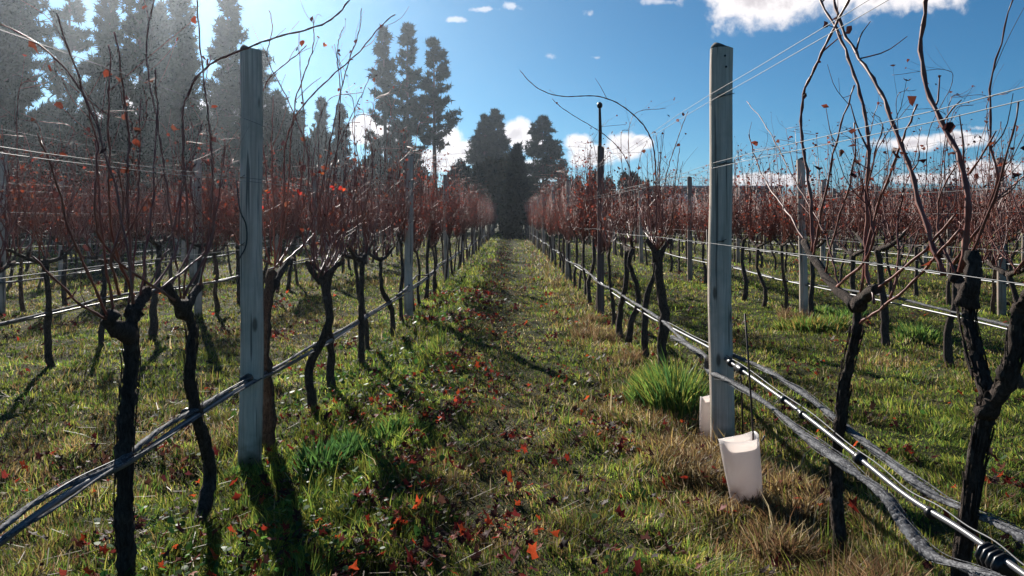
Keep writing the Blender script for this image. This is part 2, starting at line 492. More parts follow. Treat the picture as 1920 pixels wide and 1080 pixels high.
# broad clover-like weeds along the left edge of the lane
mb = MB(); n = 26000
x, y = scatter(n, 2.1, 14, 1.2)
cl = fbm(x * 1.6, y * 1.6, 91)
keep = (rng.random(n) < np.clip(1.2 - np.abs(x + .95) / .75, .05, 1)) & (cl > .47)
x, y = x[keep], y[keep]; n = len(x)
z = ground_z(x, y) + .015 + rng.random(n) * .055
r = (.006 + .010 * rng.random(n)) * (y / 3) ** .5
an = rng.random(n) * 2 * PI
V = []
nrm = rng.normal(0, .45, (n, 2))
for k in range(6):
    a = an + k * PI / 3; rr = r * (1 if k % 2 else .82)
    px, py = np.cos(a) * rr, np.sin(a) * rr
    V.append(np.stack([x + px, y + py, z + px * nrm[:, 0] + py * nrm[:, 1]], -1))
V = np.stack(V, 1).reshape(-1, 3)
k = np.arange(n)[:, None] * 6
col = np.array([(.06, .15, .03), (.10, .20, .035), (.035, .10, .03)])[rng.integers(0, 3, n)] * (.6 + .8 * rng.random((n, 1)))
mb.add(V, np.vstack([k + np.array([0, 1, 2, 3]), k + np.array([0, 3, 4, 5])]), col=np.repeat(col, 6, 0))
tag(mb.build('clover', M['grass']), 'patches of small round leaved weeds beside the left vine row', 'clover', kind='stuff')


def tuft(cx, cy, rad, h, nb, cols, label, cat='grass clump', name='grass_clump', wd=.006, lean=.9, group=None):
    mb = MB(); n = nb
    r = rad * np.sqrt(rng.random(n)) * .75; a = rng.random(n) * 2 * PI
    lb = rng.integers(0, 5, n); lx_ = rng.normal(0, .34, 5) * rad; ly_ = rng.normal(0, .34, 5) * rad; lh = .5 + .7 * rng.random(5); lr = .35 + .35 * rng.random(5)
    x = r * lr[lb] * np.cos(a) + lx_[lb]; y = r * lr[lb] * np.sin(a) + ly_[lb]
    hh = h * lh[lb] * (1 - .45 * r / rad) * (.5 + .6 * rng.random(n))
    out_ = r / rad
    wdv = wd * (.5 + rng.random(n))
    z = ground_z(x + cx, y + cy) - ground_z(cx, cy) - .01
    an = rng.random(n) * 2 * PI
    la = a + rng.normal(0, .7, n); ln = hh * (.15 + .75 * out_ * rng.random(n) + .25 * rng.random(n)) * lean
    hz = np.sqrt(np.maximum(hh ** 2 - ln ** 2, (.3 * hh) ** 2))
    P = []
    for t, wf in ((0, 1), (.35, .95), (.7, .7)):
        cxx = x + np.cos(la) * ln * t ** 2 ; cyy = y + np.sin(la) * ln * t ** 2; cz = z + hz * (t * (1.25 - .25 * t))
        for sg in (-1, 1): P.append(np.stack([cxx + sg * np.cos(an) * wdv * wf / 2, cyy + sg * np.sin(an) * wdv * wf / 2, cz], -1))
    P.append(np.stack([x + np.cos(la) * ln, y + np.sin(la) * ln, z + hz], -1))
    V = np.stack(P, 1).reshape(-1, 3); k = np.arange(n)[:, None] * 7
    cols = np.array(cols); col = cols[rng.integers(0, len(cols), n)] * (.6 + .8 * rng.random((n, 1)))
    mb.add(V, np.vstack([k + np.array([0, 1, 3, 2]), k + np.array([2, 3, 5, 4])]), k + np.array([4, 5, 6]), col=np.repeat(col, 7, 0))
    o = mb.build(name, M['grass']); o.location = (cx, cy, float(ground_z(cx, cy)))
    tag(o, label, cat, group)
    return o


GG = [(.09, .18, .04), (.16, .27, .05), (.05, .12, .035), (.25, .30, .07)]
YG = [(.22, .27, .05), (.34, .31, .07), (.10, .18, .04), (.34, .22, .07)]
ST = [(.24, .14, .07), (.18, .10, .05), (.32, .23, .13), (.13, .07, .04), (.14, .13, .04)]
TG = 'grass clumps in the vineyard'
tuft(.98, 5.4, .40, .44, 2300, GG[:3] + YG[:2], 'tall arching yellow-green grass clump beside the right row, in front of the trunks', wd=.008, group=TG)
tuft(.88, 5.75, .2, .2, 500, YG, 'low yellowish grass clump left behind the tall arching clump', wd=.007, group=TG)
tuft(1.15, 5.9, .28, .26, 900, YG + ST[:2], 'straw and yellow grass clump at the foot of the forked trunks right of the lane', wd=.007, group=TG)
tuft(-.88, 4.1, .24, .19, 1100, [GG[0], GG[2], GG[2]], 'dark lush green weed clump on the lane just right of the near left post', wd=.011, group=TG)
tuft(-.62, 4.55, .2, .12, 600, GG, 'small bright green clump behind the dark weed clump by the left post', wd=.010, group=TG)
tuft(3.42, 8.9, .5, .22, 1500, YG + GG[:2], 'bright green grass mound behind the right row, by the post of the second row', wd=.011, group=TG)
tuft(4.3, 8.3, .5, .2, 1300, GG, 'dark green grass mound to the right of the bright mound in the second lane', wd=.011, group=TG)
tuft(4.3, 10.4, .5, .16, 900, GG, 'green grass patch farther back between second and third right rows', wd=.012, group=TG)
for (tx, ty, rd, hh, nb, lab) in ((1.14, 2.45, .28, .24, 1500, 'reddish dry grass clump at the foot of the front right vine'),
                                  (1.0, 2.9, .22, .16, 900, 'dry straw tuft on the lane beside the thin front right vine'),
                                  (1.17, 3.25, .28, .14, 1200, 'flattened brown straw clump to the right of the white vine guard'),
                                  (.98, 4.35, .26, .12, 1100, 'pale matted straw heap left of the near right post'),
                                  (.86, 3.95, .22, .10, 900, 'brown straw clump on the lane in front of the near right post'),
                                  (1.12, 3.75, .2, .12, 900, 'brown straw clump between the white guard and the post'),
                                  (.55, 4.55, .2, .09, 600, 'reddish brown straw tuft at the right side of the lane'),
                                  (1.05, 6.9, .25, .2, 700, 'orange dry grass clump under the crossing right trunks'),
                                  (1.0, 8.4, .3, .2, 700, 'golden dry grass clump before the second right post'),
                                  (1.0, 9.6, .3, .17, 600, 'golden dry grass clump beside the second right post'),
                                  (3.5, 9.7, .25, .22, 600, 'orange dry grass clump at the post of the second right row'),
                                  (1.3, 2.0, .2, .24, 900, 'dry grass clump in the bottom right corner below the pipe')):
    tuft(tx, ty, rd, hh, nb, ST, lab, 'straw clump', 'straw_clump', wd=.0045, lean=1.1, group='dry straw clumps')


for (tx, ty, cc, lab) in ((1.12, 4.27, ST, 'dry grass at the foot of the near right post'), (-1.33, 3.93, GG, 'green grass tuft at the foot of the split left post'), (-1.20, 3.10, GG, 'small green tuft at the foot of the curving left vine'),
                         (-1.27, 5.05, YG, 'yellowish tuft at the foot of the bent left vine'), (1.19, 2.78, ST, 'small straw tuft round the thin right vine'), (1.06, 3.38, ST, 'brown grass tuft hiding the lower edge of the leaning guard')):
    tuft(tx, ty, .11, .085, 420, cc, lab, wd=.0045, lean=1.1, group=TG)


# ------------------------------------------------------------------ fallen leaves
def leaf_outline():
    a = np.linspace(0, 2 * PI, 11)[:-1]
    r = np.array([1, .55, .95, .5, .85, .3, .85, .5, .95, .55])
    return np.stack([np.cos(a) * r, np.sin(a) * r], -1)


LO = leaf_outline()


def leaf_cloud(mb, x, y, z, size, col, tilt=.5, curl=.5, mat=0):
    n = len(x); a = rng.random(n) * 2 * PI
    c, s = np.cos(a), np.sin(a)
    nz = rng.normal(0, tilt, (n, 2)); cu = (rng.random(n) - .2) * curl
    px = LO[None, :, 0] * size[:, None]; py = LO[None, :, 1] * size[:, None]
    X = px * c[:, None] - py * s[:, None]; Y_ = px * s[:, None] + py * c[:, None]
    Zc = X * nz[:, :1] + Y_ * nz[:, 1:] + cu[:, None] * (px ** 2) / size[:, None] + rng.normal(0, .12, (n, 10)) * size[:, None]
    P = np.stack([x[:, None] + X, y[:, None] + Y_, z[:, None] + Zc], -1)
    ctr = np.stack([x, y, z], -1)[:, None]
    V = np.concatenate([P, ctr], 1).reshape(-1, 3)
    k = np.arange(n)[:, None] * 11
    tr = np.vstack([k + np.array([i, (i + 1) % 10, 10]) for i in range(10)])
    mb.add(V, None, tr, mat, col=np.repeat(col, 11, 0))


RED = np.array([(.30, .035, .018), (.40, .06, .02), (.12, .018, .018), (.06, .016, .018), (.045, .02, .018), (.10, .045, .03), (.06, .025, .022), (.16, .025, .02), (.05, .016, .016)])
mb = MB()
cs = []
for k in range(110):       # drifts in our lane, mostly its left half
    yy = 2.3 * (14 / 2.3) ** rng.random(); cs.append((rng.normal(-.62, .42), yy, .05 + .11 * rng.random(), int(rng.integers(3, 12))))
for k in range(46): yy = 6 * (42 / 6) ** rng.random(); cs.append((rng.normal(-.36, .12), yy, .22, 9))
for k in range(90): yy = 2.3 * (12 / 2.3) ** rng.random(); cs.append((rng.normal(.3, .6), yy, .09, int(rng.integers(1, 5))))
for k in range(330):
    yy = 2.5 * (26 / 2.5) ** rng.random(); cs.append(((rng.random() * 2 - 1) * (yy * .66), yy, .16, int(rng.integers(2, 9))))
for (px, py, nn, rr) in ((748, 890, 26, .10), (770, 868, 20, .07), (790, 800, 14, .06), (780, 835, 14, .05), (700, 955, 22, .08), (745, 1000, 12, .05), (820, 1050, 20, .08), (830, 970, 10, .05),
                         (600, 700, 26, .15), (1165, 850, 16, .08), (1130, 812, 14, .1), (300, 850, 16, .12), (60, 870, 14, .12), (510, 715, 18, .13), (860, 770, 16, .1), (905, 560, 30, .2), (1040, 735, 10, .09),
                         (680, 1040, 16, .08), (1520, 865, 10, .1), (1700, 870, 14, .12), (330, 880, 12, .08), (200, 1030, 16, .1), (520, 630, 24, .2), (1370, 610, 16, .2), (1890, 930, 16, .1)):
    gy_ = F * CH / (py - CY); cs.append(((px - CX) / F * gy_, gy_, rr, nn))
for (a, b, sd, nn) in cs:
    nn = max(1, int(nn * 1.9)); sd *= .62; x = a + rng.normal(0, sd, nn); y = b + rng.normal(0, sd * 1.3, nn)
    ok = y > 1.6; x, y = x[ok], y[ok]; nn = len(x)
    if not nn: continue
    size = (.010 + .017 * rng.random(nn)) * np.clip((y / 7), 1, 1.5)
    col = RED[rng.integers(0, len(RED), nn)] * (.7 + .6 * rng.random((nn, 1)))
    leaf_cloud(mb, x, y, ground_z(x, y) + .02 + rng.random(nn) * .05, size, col, .55, 1.2)
tag(mb.build('leaf_litter', M['leaf']), 'fallen red and maroon vine leaves strewn over the grass', 'fallen leaves', kind='stuff')

# pale straw and clippings lying flat
mb = MB(); n = 5200
x, y = scatter(n, 2.1, 14, 1.1)
keep = rng.random(n) < .25 + .75 * np.clip(1.2 - np.abs(x - .9) / .7, 0, 1); x, y = x[keep], y[keep]; n = len(x)
a = rng.random(n) * PI; L = .02 + .05 * rng.random(n); z = ground_z(x, y) + .045
dx, dy = np.cos(a) * L, np.sin(a) * L; wx, wy = -np.sin(a) * .0016, np.cos(a) * .0016; tz = rng.normal(0, .35, n) * L
V = np.stack([np.stack([x - dx - wx, y - dy - wy, z - tz], -1), np.stack([x - dx + wx, y - dy + wy, z - tz], -1), np.stack([x + dx + wx, y + dy + wy, z + tz], -1), np.stack([x + dx - wx, y + dy - wy, z + tz], -1)], 1).reshape(-1, 3)
col = np.array([(.45, .38, .26), (.35, .26, .16), (.25, .16, .10)])[rng.integers(0, 3, n)]
mb.add(V, np.arange(n)[:, None] * 4 + np.arange(4), col=np.repeat(col, 4, 0))
tag(mb.build('straw_litter', M['grass']), 'loose pale straw lying across the grass', 'straw', kind='stuff')


# ------------------------------------------------------------------ posts
def post_mesh(px, r, h, seg=14, groove=None, lump=.02, R=None, bend=0., mats=None):
    """upright timber post standing at the origin"""
    R = R or rng
    mb = MB(); nz = 26 if seg > 20 else 7
    zs = np.linspace(-.15, h, nz)
    pts = np.stack([bend * np.sin(zs / h * PI) + .004 * np.sin(zs * 5 + R.random() * 6), 0 * zs, zs], -1)
    rad = r * (1.03 - .07 * zs / h) * (1 + .012 * np.sin(zs * 3 + 1))
    mb.tube(pts, rad, seg, 0, lump, R, cap=False, groove=groove)
    # bevelled, weathered top
    mb.tube(np.array([pts[-1], pts[-1] + (0, 0, .008), pts[-1] + (.002, 0, .012)]), [rad[-1], rad[-1] * .93, rad[-1] * .80], seg, 1, 0, None, cap=True)
    return mb


def staple(parent, ang, z, r, tail=0.05):
    mb = MB()
    d = np.array([math.cos(ang), math.sin(ang), 0]); t = np.array([-math.sin(ang), math.cos(ang), 0])
    p = d * r + np.array([0, 0, z])
    mb.tube([p - d * .01 - t * .012, p + d * .006 - t * .012, p + d * .009, p + d * .006 + t * .012, p - d * .01 + t * .012], .0022, 5)
    mb.tube([p - t * tail * .5 + d * .004, p + d * .006, p + t * tail * .5 + d * .004 + (0, 0, .012)], .0018, 5)
    return mb.build('staple', M['iron'], parent)


PG = 'timber trellis posts'
POST_Y = {}
hero = {}


def near_post(side, X0, Y0, r, h, label, groove, bend, mat_='wood', R=np.random.default_rng(3)):
    root = empty('trellis_post', (X0, Y0, 0))
    tag(root, label, 'post', PG)
    post_mesh(0, r, h, 36, groove, .012, R, bend).build('timber', [M[mat_], M['endgrain']], root, smooth=True)
    return root


# right near post
rp = near_post('right', 1.170, 4.36, .0635, 2.19, 'grey round timber post standing nearest right of the lane behind the white guard', None, -.012)
for z in (1.93, 1.55, 1.13): staple(rp, -PI / 2 - .3, z, .064)
mb = MB()
for (dx, z) in ((.004, 2.08), (-.002, 2.14)): mb.tube([(dx, -.066, z), (dx, -.058, z)], .006, 8)
mb.build('nail_hole', M['black'], rp)
# wire tied across the post face
for (z0, z1) in ((1.915, 1.94), (1.55, 1.56)):
    mb = MB(); aa = np.linspace(-2.1, -.6, 8)
    mb.tube([(math.cos(a) * .068, math.sin(a) * .068, z0 + (z1 - z0) * i_ / 7) for i_, a in enumerate(aa)], .0024, 5); mb.build('wire_tie', M['wire'], rp)
lp = near_post('left', -1.327, 4.03, .056, 2.11, 'grey timber post with a long dark split, nearest left of the lane', 26, .006, R=np.random.default_rng(5))
for z in (1.46, 1.12): staple(lp, -PI / 2 - .5, z, .057)
mb = MB(); pth = smooth_path([(-.05, -.062, 1.45), (-.03, -.072, 1.30), (.0, -.066, 1.22), (.0, -.066, 1.12), (-.035, -.066, 1.05)], 16)
mb.tube(pth, .004, 5); mb.build('hanging_twine', M['black'], lp)

# second right post, brown, with an iron rod set on its top
root = empty('trellis_post', (1.178, 10.3, 0)); tag(root, 'reddish brown timber post with an iron rod on top, second right of the lane', 'post', PG)
post_mesh(0, .046, 2.19, 20, None, .03).build('timber', [M['redwood'], M['endgrain']], root, smooth=True)
mb = MB(); mb.tube([(-.012, 0, 2.0), (-.006, -.005, 2.4), (-.012, 0, 2.68), (-.012, 0, 2.71)], [.024, .022, .017, .015], 10)
rod = mb.build('iron_rod', M['iron'], root, smooth=True)
mb = MB(); zs = np.linspace(-1, 1, 8); mb.tube([(-.012, 0, 2.735 + .045 * t) for t in zs], .038 * np.sqrt(np.maximum(1 - zs ** 2, .04)), 10)
mb.build('rod_knob', M['black'], rod, smooth=True)

VAR = []
for k in range(7):
    VAR.append(post_mesh(0, .047 + .008 * rng.random(), 2.0 + .16 * rng.random(), 16, int(rng.integers(0, 16)) if k % 2 else None, .03, rng, .012 * (rng.random() - .5)))
vobj = []
npost = 0
for side, k, X0 in ROWS:
    y = 4.2
    idx = 0
    while y < ROW_END:
        yy = y + (rng.random() - .5) * .3; idx += 1
        if k == 0 and idx == 1: y += 5.97; continue
        if side == 'right' and k == 0 and idx == 2: y += 5.97; continue
        if side == 'left' and k == 0 and idx == 2: yy = 10.05
        if side == 'right' and k == 1 and idx == 2: yy = 9.95
        if side == 'right' and k == 2 and idx == 2: yy = 10.3
        if seen(X0, yy, 1.2):
            q = int(rng.integers(0, len(VAR)))
            dx = (rng.random() - .5) * .05
            if side == 'left' and k == 1: dx = -.05
            while len(vobj) < len(VAR): vobj.append(None)
            if vobj[q] is None:
                o = VAR[q].build('trellis_post', [M['wood'], M['endgrain']], smooth=True); vobj[q] = o
            else:
                o = vobj[q].copy(); COL.objects.link(o)
            o.location = (X0 + dx, yy, 0); o.rotation_euler = (rng.normal(0, .012), rng.normal(0, .014), rng.random() * 6)
            s = 1 + (rng.random() - .5) * .05; o.scale = (s, s, 1 + (rng.random() - .5) * .06)
            tag(o, f'grey timber post, {ORD[idx-1]} from the front in the {rowname(side, k)}', 'post', PG)
            POST_Y.setdefault((side, k), []).append(yy)
            npost += 1
        y += 5.97


# ------------------------------------------------------------------ wires
def wire(side, k, X0, z, word, off=0., r=.0021, group='trellis wires'):
    y0 = max(1.3, abs(X0) / .665 - .6)
    ys = np.arange(y0, ROW_END, .75 if y0 < 8 else 2.0)
    zz = z - .018 * np.sin(((ys - 4.2) / 5.97 % 1) * PI) + .006 * np.sin(ys * 1.7 + z * 9)
    xx = X0 + off + .008 * np.sin(ys * .9 + z * 7)
    mb = MB(); mb.tube(np.stack([xx, ys, zz], -1), r, 5, cap=False)
    o = mb.build('trellis_wire', M['wire'], smooth=True)
    tag(o, f'{word} trellis wire of the {rowname(side, k)}', 'wire', group)


for side, k, X0 in ROWS:
    if k > 6: continue
    if k == 0 and side == 'right': sets = ((1.936, 'topmost outer', -.068), (1.900, 'topmost inner', -.070), (1.555, 'middle outer', -.066), (1.526, 'middle inner', -.067), (1.125, 'lowest bare', -.066))
    elif k == 0: sets = ((1.73, 'topmost', .062), (1.449, 'middle outer', .060), (1.433, 'middle inner', .061), (1.1, 'lowest bare', -.062))
    elif k < 4: sets = ((1.95, 'topmost', .055), (1.55, 'middle outer', .055), (1.50, 'middle inner', -.055), (1.32, 'lower middle', .055), (1.03, 'lowest bare', -.055), (.88, 'trunk height', .055))
    else: sets = ((1.9, 'topmost', .055), (1.5, 'middle', -.055), (1.03, 'lowest bare', .055))
    for z, wd, off in sets: wire(side, k, X0, z, wd, off, .0013 if k == 0 else .0013)


# ------------------------------------------------------------------ irrigation pipes and rolled bird nets
def along(P, n): return smooth_path(P, n)


def lumpy_rope(mb, path, r, seg=8, strands=3, amp=.6, R=rng, mat=0, twist=9.):
    """a loose roll of net: a lumpy core and thin cords wound round it"""
    n = len(path)
    s = np.concatenate([[0], np.cumsum(np.linalg.norm(np.diff(path, axis=0), axis=1))])
    rad = r * (.75 + amp * (vnoise(s * 6, s * 0 + R.random() * 50, 5)))
    mb.tube(path, rad, seg, mat, .22, R, cap=True, flat=.7)
    for q in range(strands):
        ph = R.random() * 6.3; fr = twist * (.6 + .8 * R.random())
        off = np.stack([np.cos(s * fr + ph), 0 * s, np.sin(s * fr + ph)], -1) * (rad * (1.0 + .35 * np.sin(s * 4 + ph)))[:, None]
        mb.tube(path + off, r * .13 * (.7 + .6 * R.random()), 4, mat, .2, R, cap=False)


def tube_thing(name, label, cat, group, path, r, m, seg=8):
    root = empty(name, tuple(path[0])); tag(root, label, cat, group)
    return root


# near right row
PGp, NG = 'irrigation pipes', 'rolled bird nets'
A = [inrow(px, py, 1.17) for px, py in ((1990, 1128), (1900, 1062), (1800, 992), (1700, 930), (1600, 850), (1480, 757), (1375, 683), (1330, 652), (1250, 610), (1215, 592), (1150, 550))]
A += [np.array([1.17, y, .43 + .02 * math.sin(y * .8)]) for y in np.arange(11, ROW_END, 3.)]
pth = along(A, 260)
root = empty('irrigation_pipe', (0, 0, 0)); tag(root, 'shiny grey drip irrigation pipe strung along the near right vine row', 'pipe', PGp)
mb = MB(); mb.tube(pth, .0085, 10); mb.build('tube', M['pipe'], root, smooth=True)
p2 = pth[:90] + np.array([.004, 0, .022]) + np.stack([0 * np.arange(90), 0 * np.arange(90), .004 * np.sin(np.arange(90) * .6)], -1)
mb = MB(); mb.tube(p2, .0022, 6); mb.build('support_wire', M['wire'], root, smooth=True)


def clip(px, py, X0, L, r, parent, name='pipe_clip', ribs=0):
    c = inrow(px, py, X0); d = inrow(px + 12, py + 8.5 * (1 if X0 > 0 else -1), X0) - c; d /= np.linalg.norm(d)
    mb = MB(); mb.tube([c - d * L / 2, c - d * L * .45, c + d * L * .45, c + d * L / 2], [r * .8, r, r, r * .8], 8)
    for q in range(ribs):
        t = (q + .5) / ribs - .5
        mb.tube([c + d * (L * t - .004), c + d * (L * t + .004)], r * 1.25, 8)
    mb.build(name, M['black'], parent)


clip(1388, 692, 1.17, .10, .022, root); clip(1612, 860, 1.17, .028, .021, root); clip(1370, 680, 1.17, .05, .02, root)
clip(1470, 750, 1.17, .03, .018, root); clip(1505, 778, 1.17, .02, .017, root); clip(1868, 1052, 1.17, .085, .026, root, 'coupling', 4)
clip(1745, 962, 1.17, .02, .016, root)
# the drooping net that hangs in front of the pipe
B = [inrow(px, py, 1.17, -.05) for px, py in ((1990, 1150), (1930, 1098), (1850, 1066), (1780, 1040), (1730, 985), (1690, 930), (1620, 878), (1540, 822), (1470, 765), (1400, 722), (1345, 694))]
B.append(np.array([1.105, 4.45, .47])); B.append(np.array([1.12, 4.8, .46])); B.append(np.array([1.13, 5.5, .43]))
mb = MB(); lumpy_rope(mb, along(B, 240), .0120, 12, 5, 1.0, twist=4)
tag(mb.build('bird_net', M['net'], smooth=True), 'grey rolled bird net sagging below the pipe from the near right post', 'net', NG)
B = [inrow(px, py, 1.17, .05) for px, py in ((1990, 1085), (1920, 1035), (1840, 985), (1720, 930), (1640, 866), (1560, 800), (1480, 735), (1410, 690))]
B += [np.array([1.235, 4.3, .50]), np.array([1.235, 4.8, .48])]
mb = MB(); lumpy_rope(mb, along(B, 220), .0108, 12, 5, 1.0, twist=4)
tag(mb.build('bird_net', M['net'], smooth=True), 'grey rolled bird net lying on the far side of the near right pipe', 'net', NG)
ys = np.arange(4.7, ROW_END, .12)
base = np.stack([1.15 + .012 * np.sin(ys * 2.3), ys, .455 + .025 * np.sin(ys * 1.1) + .03 * (vnoise(ys * 1.7, ys * 0, 8) - .5)], -1)
mb = MB(); lumpy_rope(mb, base, .011, 7, 4, .9, twist=14)
tag(mb.build('bird_net', M['net'], smooth=True), 'pale twisted bird net running down the near right row beyond the post', 'net', NG)

# near left row
A = [inrow(px, py, -1.32, .03) for px, py in ((-90, 1070), (0, 1000), (120, 918), (232, 862), (330, 795), (440, 728), (520, 690), (600, 645), (690, 590), (760, 548), (800, 520))]
A += [np.array([-1.29, y, .39 + .02 * math.sin(y * .7)]) for y in np.arange(14, ROW_END, 3.)]
pth = along(A, 280)
root = empty('irrigation_pipe', (0, 0, 0)); tag(root, 'silvery drip irrigation pipe strung along the near left vine row', 'pipe', PGp)
mb = MB(); mb.tube(pth, .011, 10); mb.build('tube', M['pipe'], root, smooth=True)
p2 = pth[:120] + np.array([-.01, 0, .024]); mb = MB(); mb.tube(p2, .0026, 6); mb.build('support_wire', M['wire'], root, smooth=True)
clip(463, 711, -1.32, .10, .026, root); clip(350, 775, -1.32, .03, .022, root); clip(590, 648, -1.32, .03, .02, root)
for nm, dx, dz, r, lab in (('bird_net', -.012, .020, .009, 'dark twisted bird net roll lying on the near left pipe'), ('bird_net', .016, .004, .0035, 'thin silvery net cord on the lane side of the near left pipe')):
    q = pth[:150].copy(); tt = np.arange(150)
    q[:, 0] += dx + .007 * np.sin(tt * .33 + dx * 90); q[:, 2] += dz + .008 * np.sin(tt * .21 + dx * 60)
    mb = MB(); lumpy_rope(mb, smooth_path(q, 420), r, 7, 4, 1.0, twist=10)
    tag(mb.build(nm, M['net'], smooth=True), lab, 'net', NG)
ys = np.arange(9.0, ROW_END, .14)
base = np.stack([-1.30 + .02 * np.sin(ys * 2.1), ys, .41 + .035 * np.sin(ys * 1.3) + .03 * (vnoise(ys * 1.9, ys * 0, 18) - .5)], -1)
mb = MB(); lumpy_rope(mb, base, .012, 7, 4, .9, twist=14)
tag(mb.build('bird_net', M['net'], smooth=True), 'knotted pale bird net running down the far part of the near left row', 'net', NG)

for side, k, X0 in ROWS:
    if k == 0 or k > 8: continue
    y0 = max(1.5, abs(X0) / .665 - .5)
    ys = np.arange(y0, ROW_END, .25 if k < 3 else .5)
    z = .45 + .03 * np.sin(ys * .9 + k) + .03 * (vnoise(ys * 1.3, ys * 0 + k, 28) - .5)
    base = np.stack([X0 + .03 + .015 * np.sin(ys * 2 + k), ys, z], -1)
    mb = MB(); lumpy_rope(mb, base, .013 if k < 3 else .010, 6, 3 if k < 3 else 1, .9, twist=8)
    tag(mb.build('bird_net', M['net'], smooth=True), f'grey rolled bird net strung knee high along the {rowname(side, k)}', 'net', NG)
    if k < 4:
        b2 = base + np.array([-.03, 0, -.022]); b2[:, 2] = .43 + .01 * np.sin(ys * 1.05)
        mb = MB(); mb.tube(b2, .0095, 6, cap=False)
        tag(mb.build('irrigation_pipe', M['pipe'], smooth=True), f'thin drip irrigation pipe along the {rowname(side, k)}', 'pipe', PGp)


# ------------------------------------------------------------------ grapevines
DLF = np.array([(.36, .06, .03), (.24, .045, .03), (.12, .03, .02)])
DL = np.array([(.20, .045, .025), (.10, .03, .02), (.05, .02, .02), (.15, .05, .03)])


def cane_geo(mb, P, r0, seg, R, node=.075, laterals=2, leaves=1, r1=None, lat_len=.25, ease=0):
    """one shoot through the points P: swollen nodes, side shoots, a few dried leaves"""
    P = np.asarray(P); L = np.linalg.norm(np.diff(P, axis=0), axis=1).sum()
    n = max(4, int(L / (node / 2))) if seg > 3 else max(3, int(L / .28))
    pts = smooth_path(P, n)
    for q in range(ease):
        if n > 6: pts[1:-1] = .25 * pts[:-2] + .5 * pts[1:-1] + .25 * pts[2:]
    if seg > 3:
        zig = np.zeros((n, 3)); zig[:, 1] = .006 * np.where(np.arange(n) // 2 % 2, 1, -1) * R.random(n); zig[:, 0] = .006 * (R.random(n) - .5)
        zig[0] = 0; pts = pts + zig
    t = np.linspace(0, 1, n); r1 = r0 * .35 if r1 is None else r1
    rad = r0 + (r1 - r0) * t
    if seg > 3: rad = rad * np.where(np.arange(n) % 2, .95, 1.42)
    mb.tube(pts, rad, seg, 0)
    for q in range(laterals):
        i_ = int(n * (.25 + .7 * R.random())); i_ = min(i_, n - 2)
        d = pts[i_ + 1] - pts[i_]; d /= np.linalg.norm(d) + 1e-9
        s = R.normal(0, .6, 3); s[2] = abs(s[2]) * .6; d2 = d * .8 + s; d2 /= np.linalg.norm(d2)
        LL = lat_len * (.3 + R.random())
        e = pts[i_] + d2 * LL + np.array([0, 0, .02]); mid = pts[i_] + d2 * LL * .5 + R.normal(0, .015, 3)
        lp_ = smooth_path([pts[i_], mid, e], 6 if seg > 3 else 3)
        mb.tube(lp_, np.linspace(rad[i_] * .55, rad[i_] * .25, len(lp_)), max(3, seg - 2), 0, cap=False)
        if leaves and R.random() < .5: leaf_cloud_simple(mb, e[None], .007 + .009 * R.random(), R)
    for q in range(leaves):
        if R.random() < .55:
            i_ = int(n * (.3 + .69 * R.random())); leaf_cloud_simple(mb, pts[min(i_, n - 1)][None] + R.normal(0, .012, (1, 3)), .008 + .012 * R.random(), R)


def leaf_cloud_simple(mb, C, size, R, cols=DL, mat_=1):
    """a small crumpled leaf"""
    k = 6; a = np.arange(k) * 2 * PI / k + R.random()
    U_ = R.normal(0, 1, 3); U_ /= np.linalg.norm(U_); W_ = np.cross(U_, R.normal(0, 1, 3)); W_ /= np.linalg.norm(W_)
    rr = size * (.6 + .7 * R.random(k))
    V = C[0] + (np.cos(a) * rr)[:, None] * U_ + (np.sin(a) * rr)[:, None] * W_ + R.normal(0, size * .25, (k, 3))
    V = np.vstack([V, C[0] + np.cross(U_, W_) * size * .4])
    mb.add(V, None, [(i, (i + 1) % k, k) for i in range(k)], mat_, col=np.tile(cols[R.integers(0, len(cols))], (k + 1, 1)))


def trunk_geo(mb, P, r, seg, R, nn=18, taper=.85):
    pts = smooth_path(P, nn)
    pts = pts + R.normal(0, r * .13, pts.shape)
    t = np.linspace(0, 1, nn)
    rad = r * (1.22 - .5 * t) * (1 + .22 * (vnoise(t * 9, t * 0 + R.random() * 99, 4) - .5)); rad[-1] *= 1.15; rad[-2] *= 1.2
    rad[0] *= 1.25
    mb.tube(pts, rad, seg, 0, .17 if seg > 6 else .1, R)
    return pts[-1]


def shag(mb, P, r, R, count):
    """loose strips of bark clinging to an old trunk"""
    pts = smooth_path(P, 80)
    for q in range(count):
        a = int(R.integers(2, 66)); L = int(R.integers(4, 12)); th = R.random() * 6.3
        seg_ = pts[a:a + L:2] if L > 5 else pts[a:a + L]
        if len(seg_) < 3: continue
        o_ = np.array([math.cos(th), math.sin(th), 0])
        lift = np.linspace(.95, 1.0, len(seg_)) + (R.random() < .4) * np.linspace(.0, .45, len(seg_)) ** 2
        mb.tube(seg_ + o_ * (r * lift)[:, None] * 1.12, .0022 + .0025 * R.random(), 4, 0, .3, R, flat=.5)


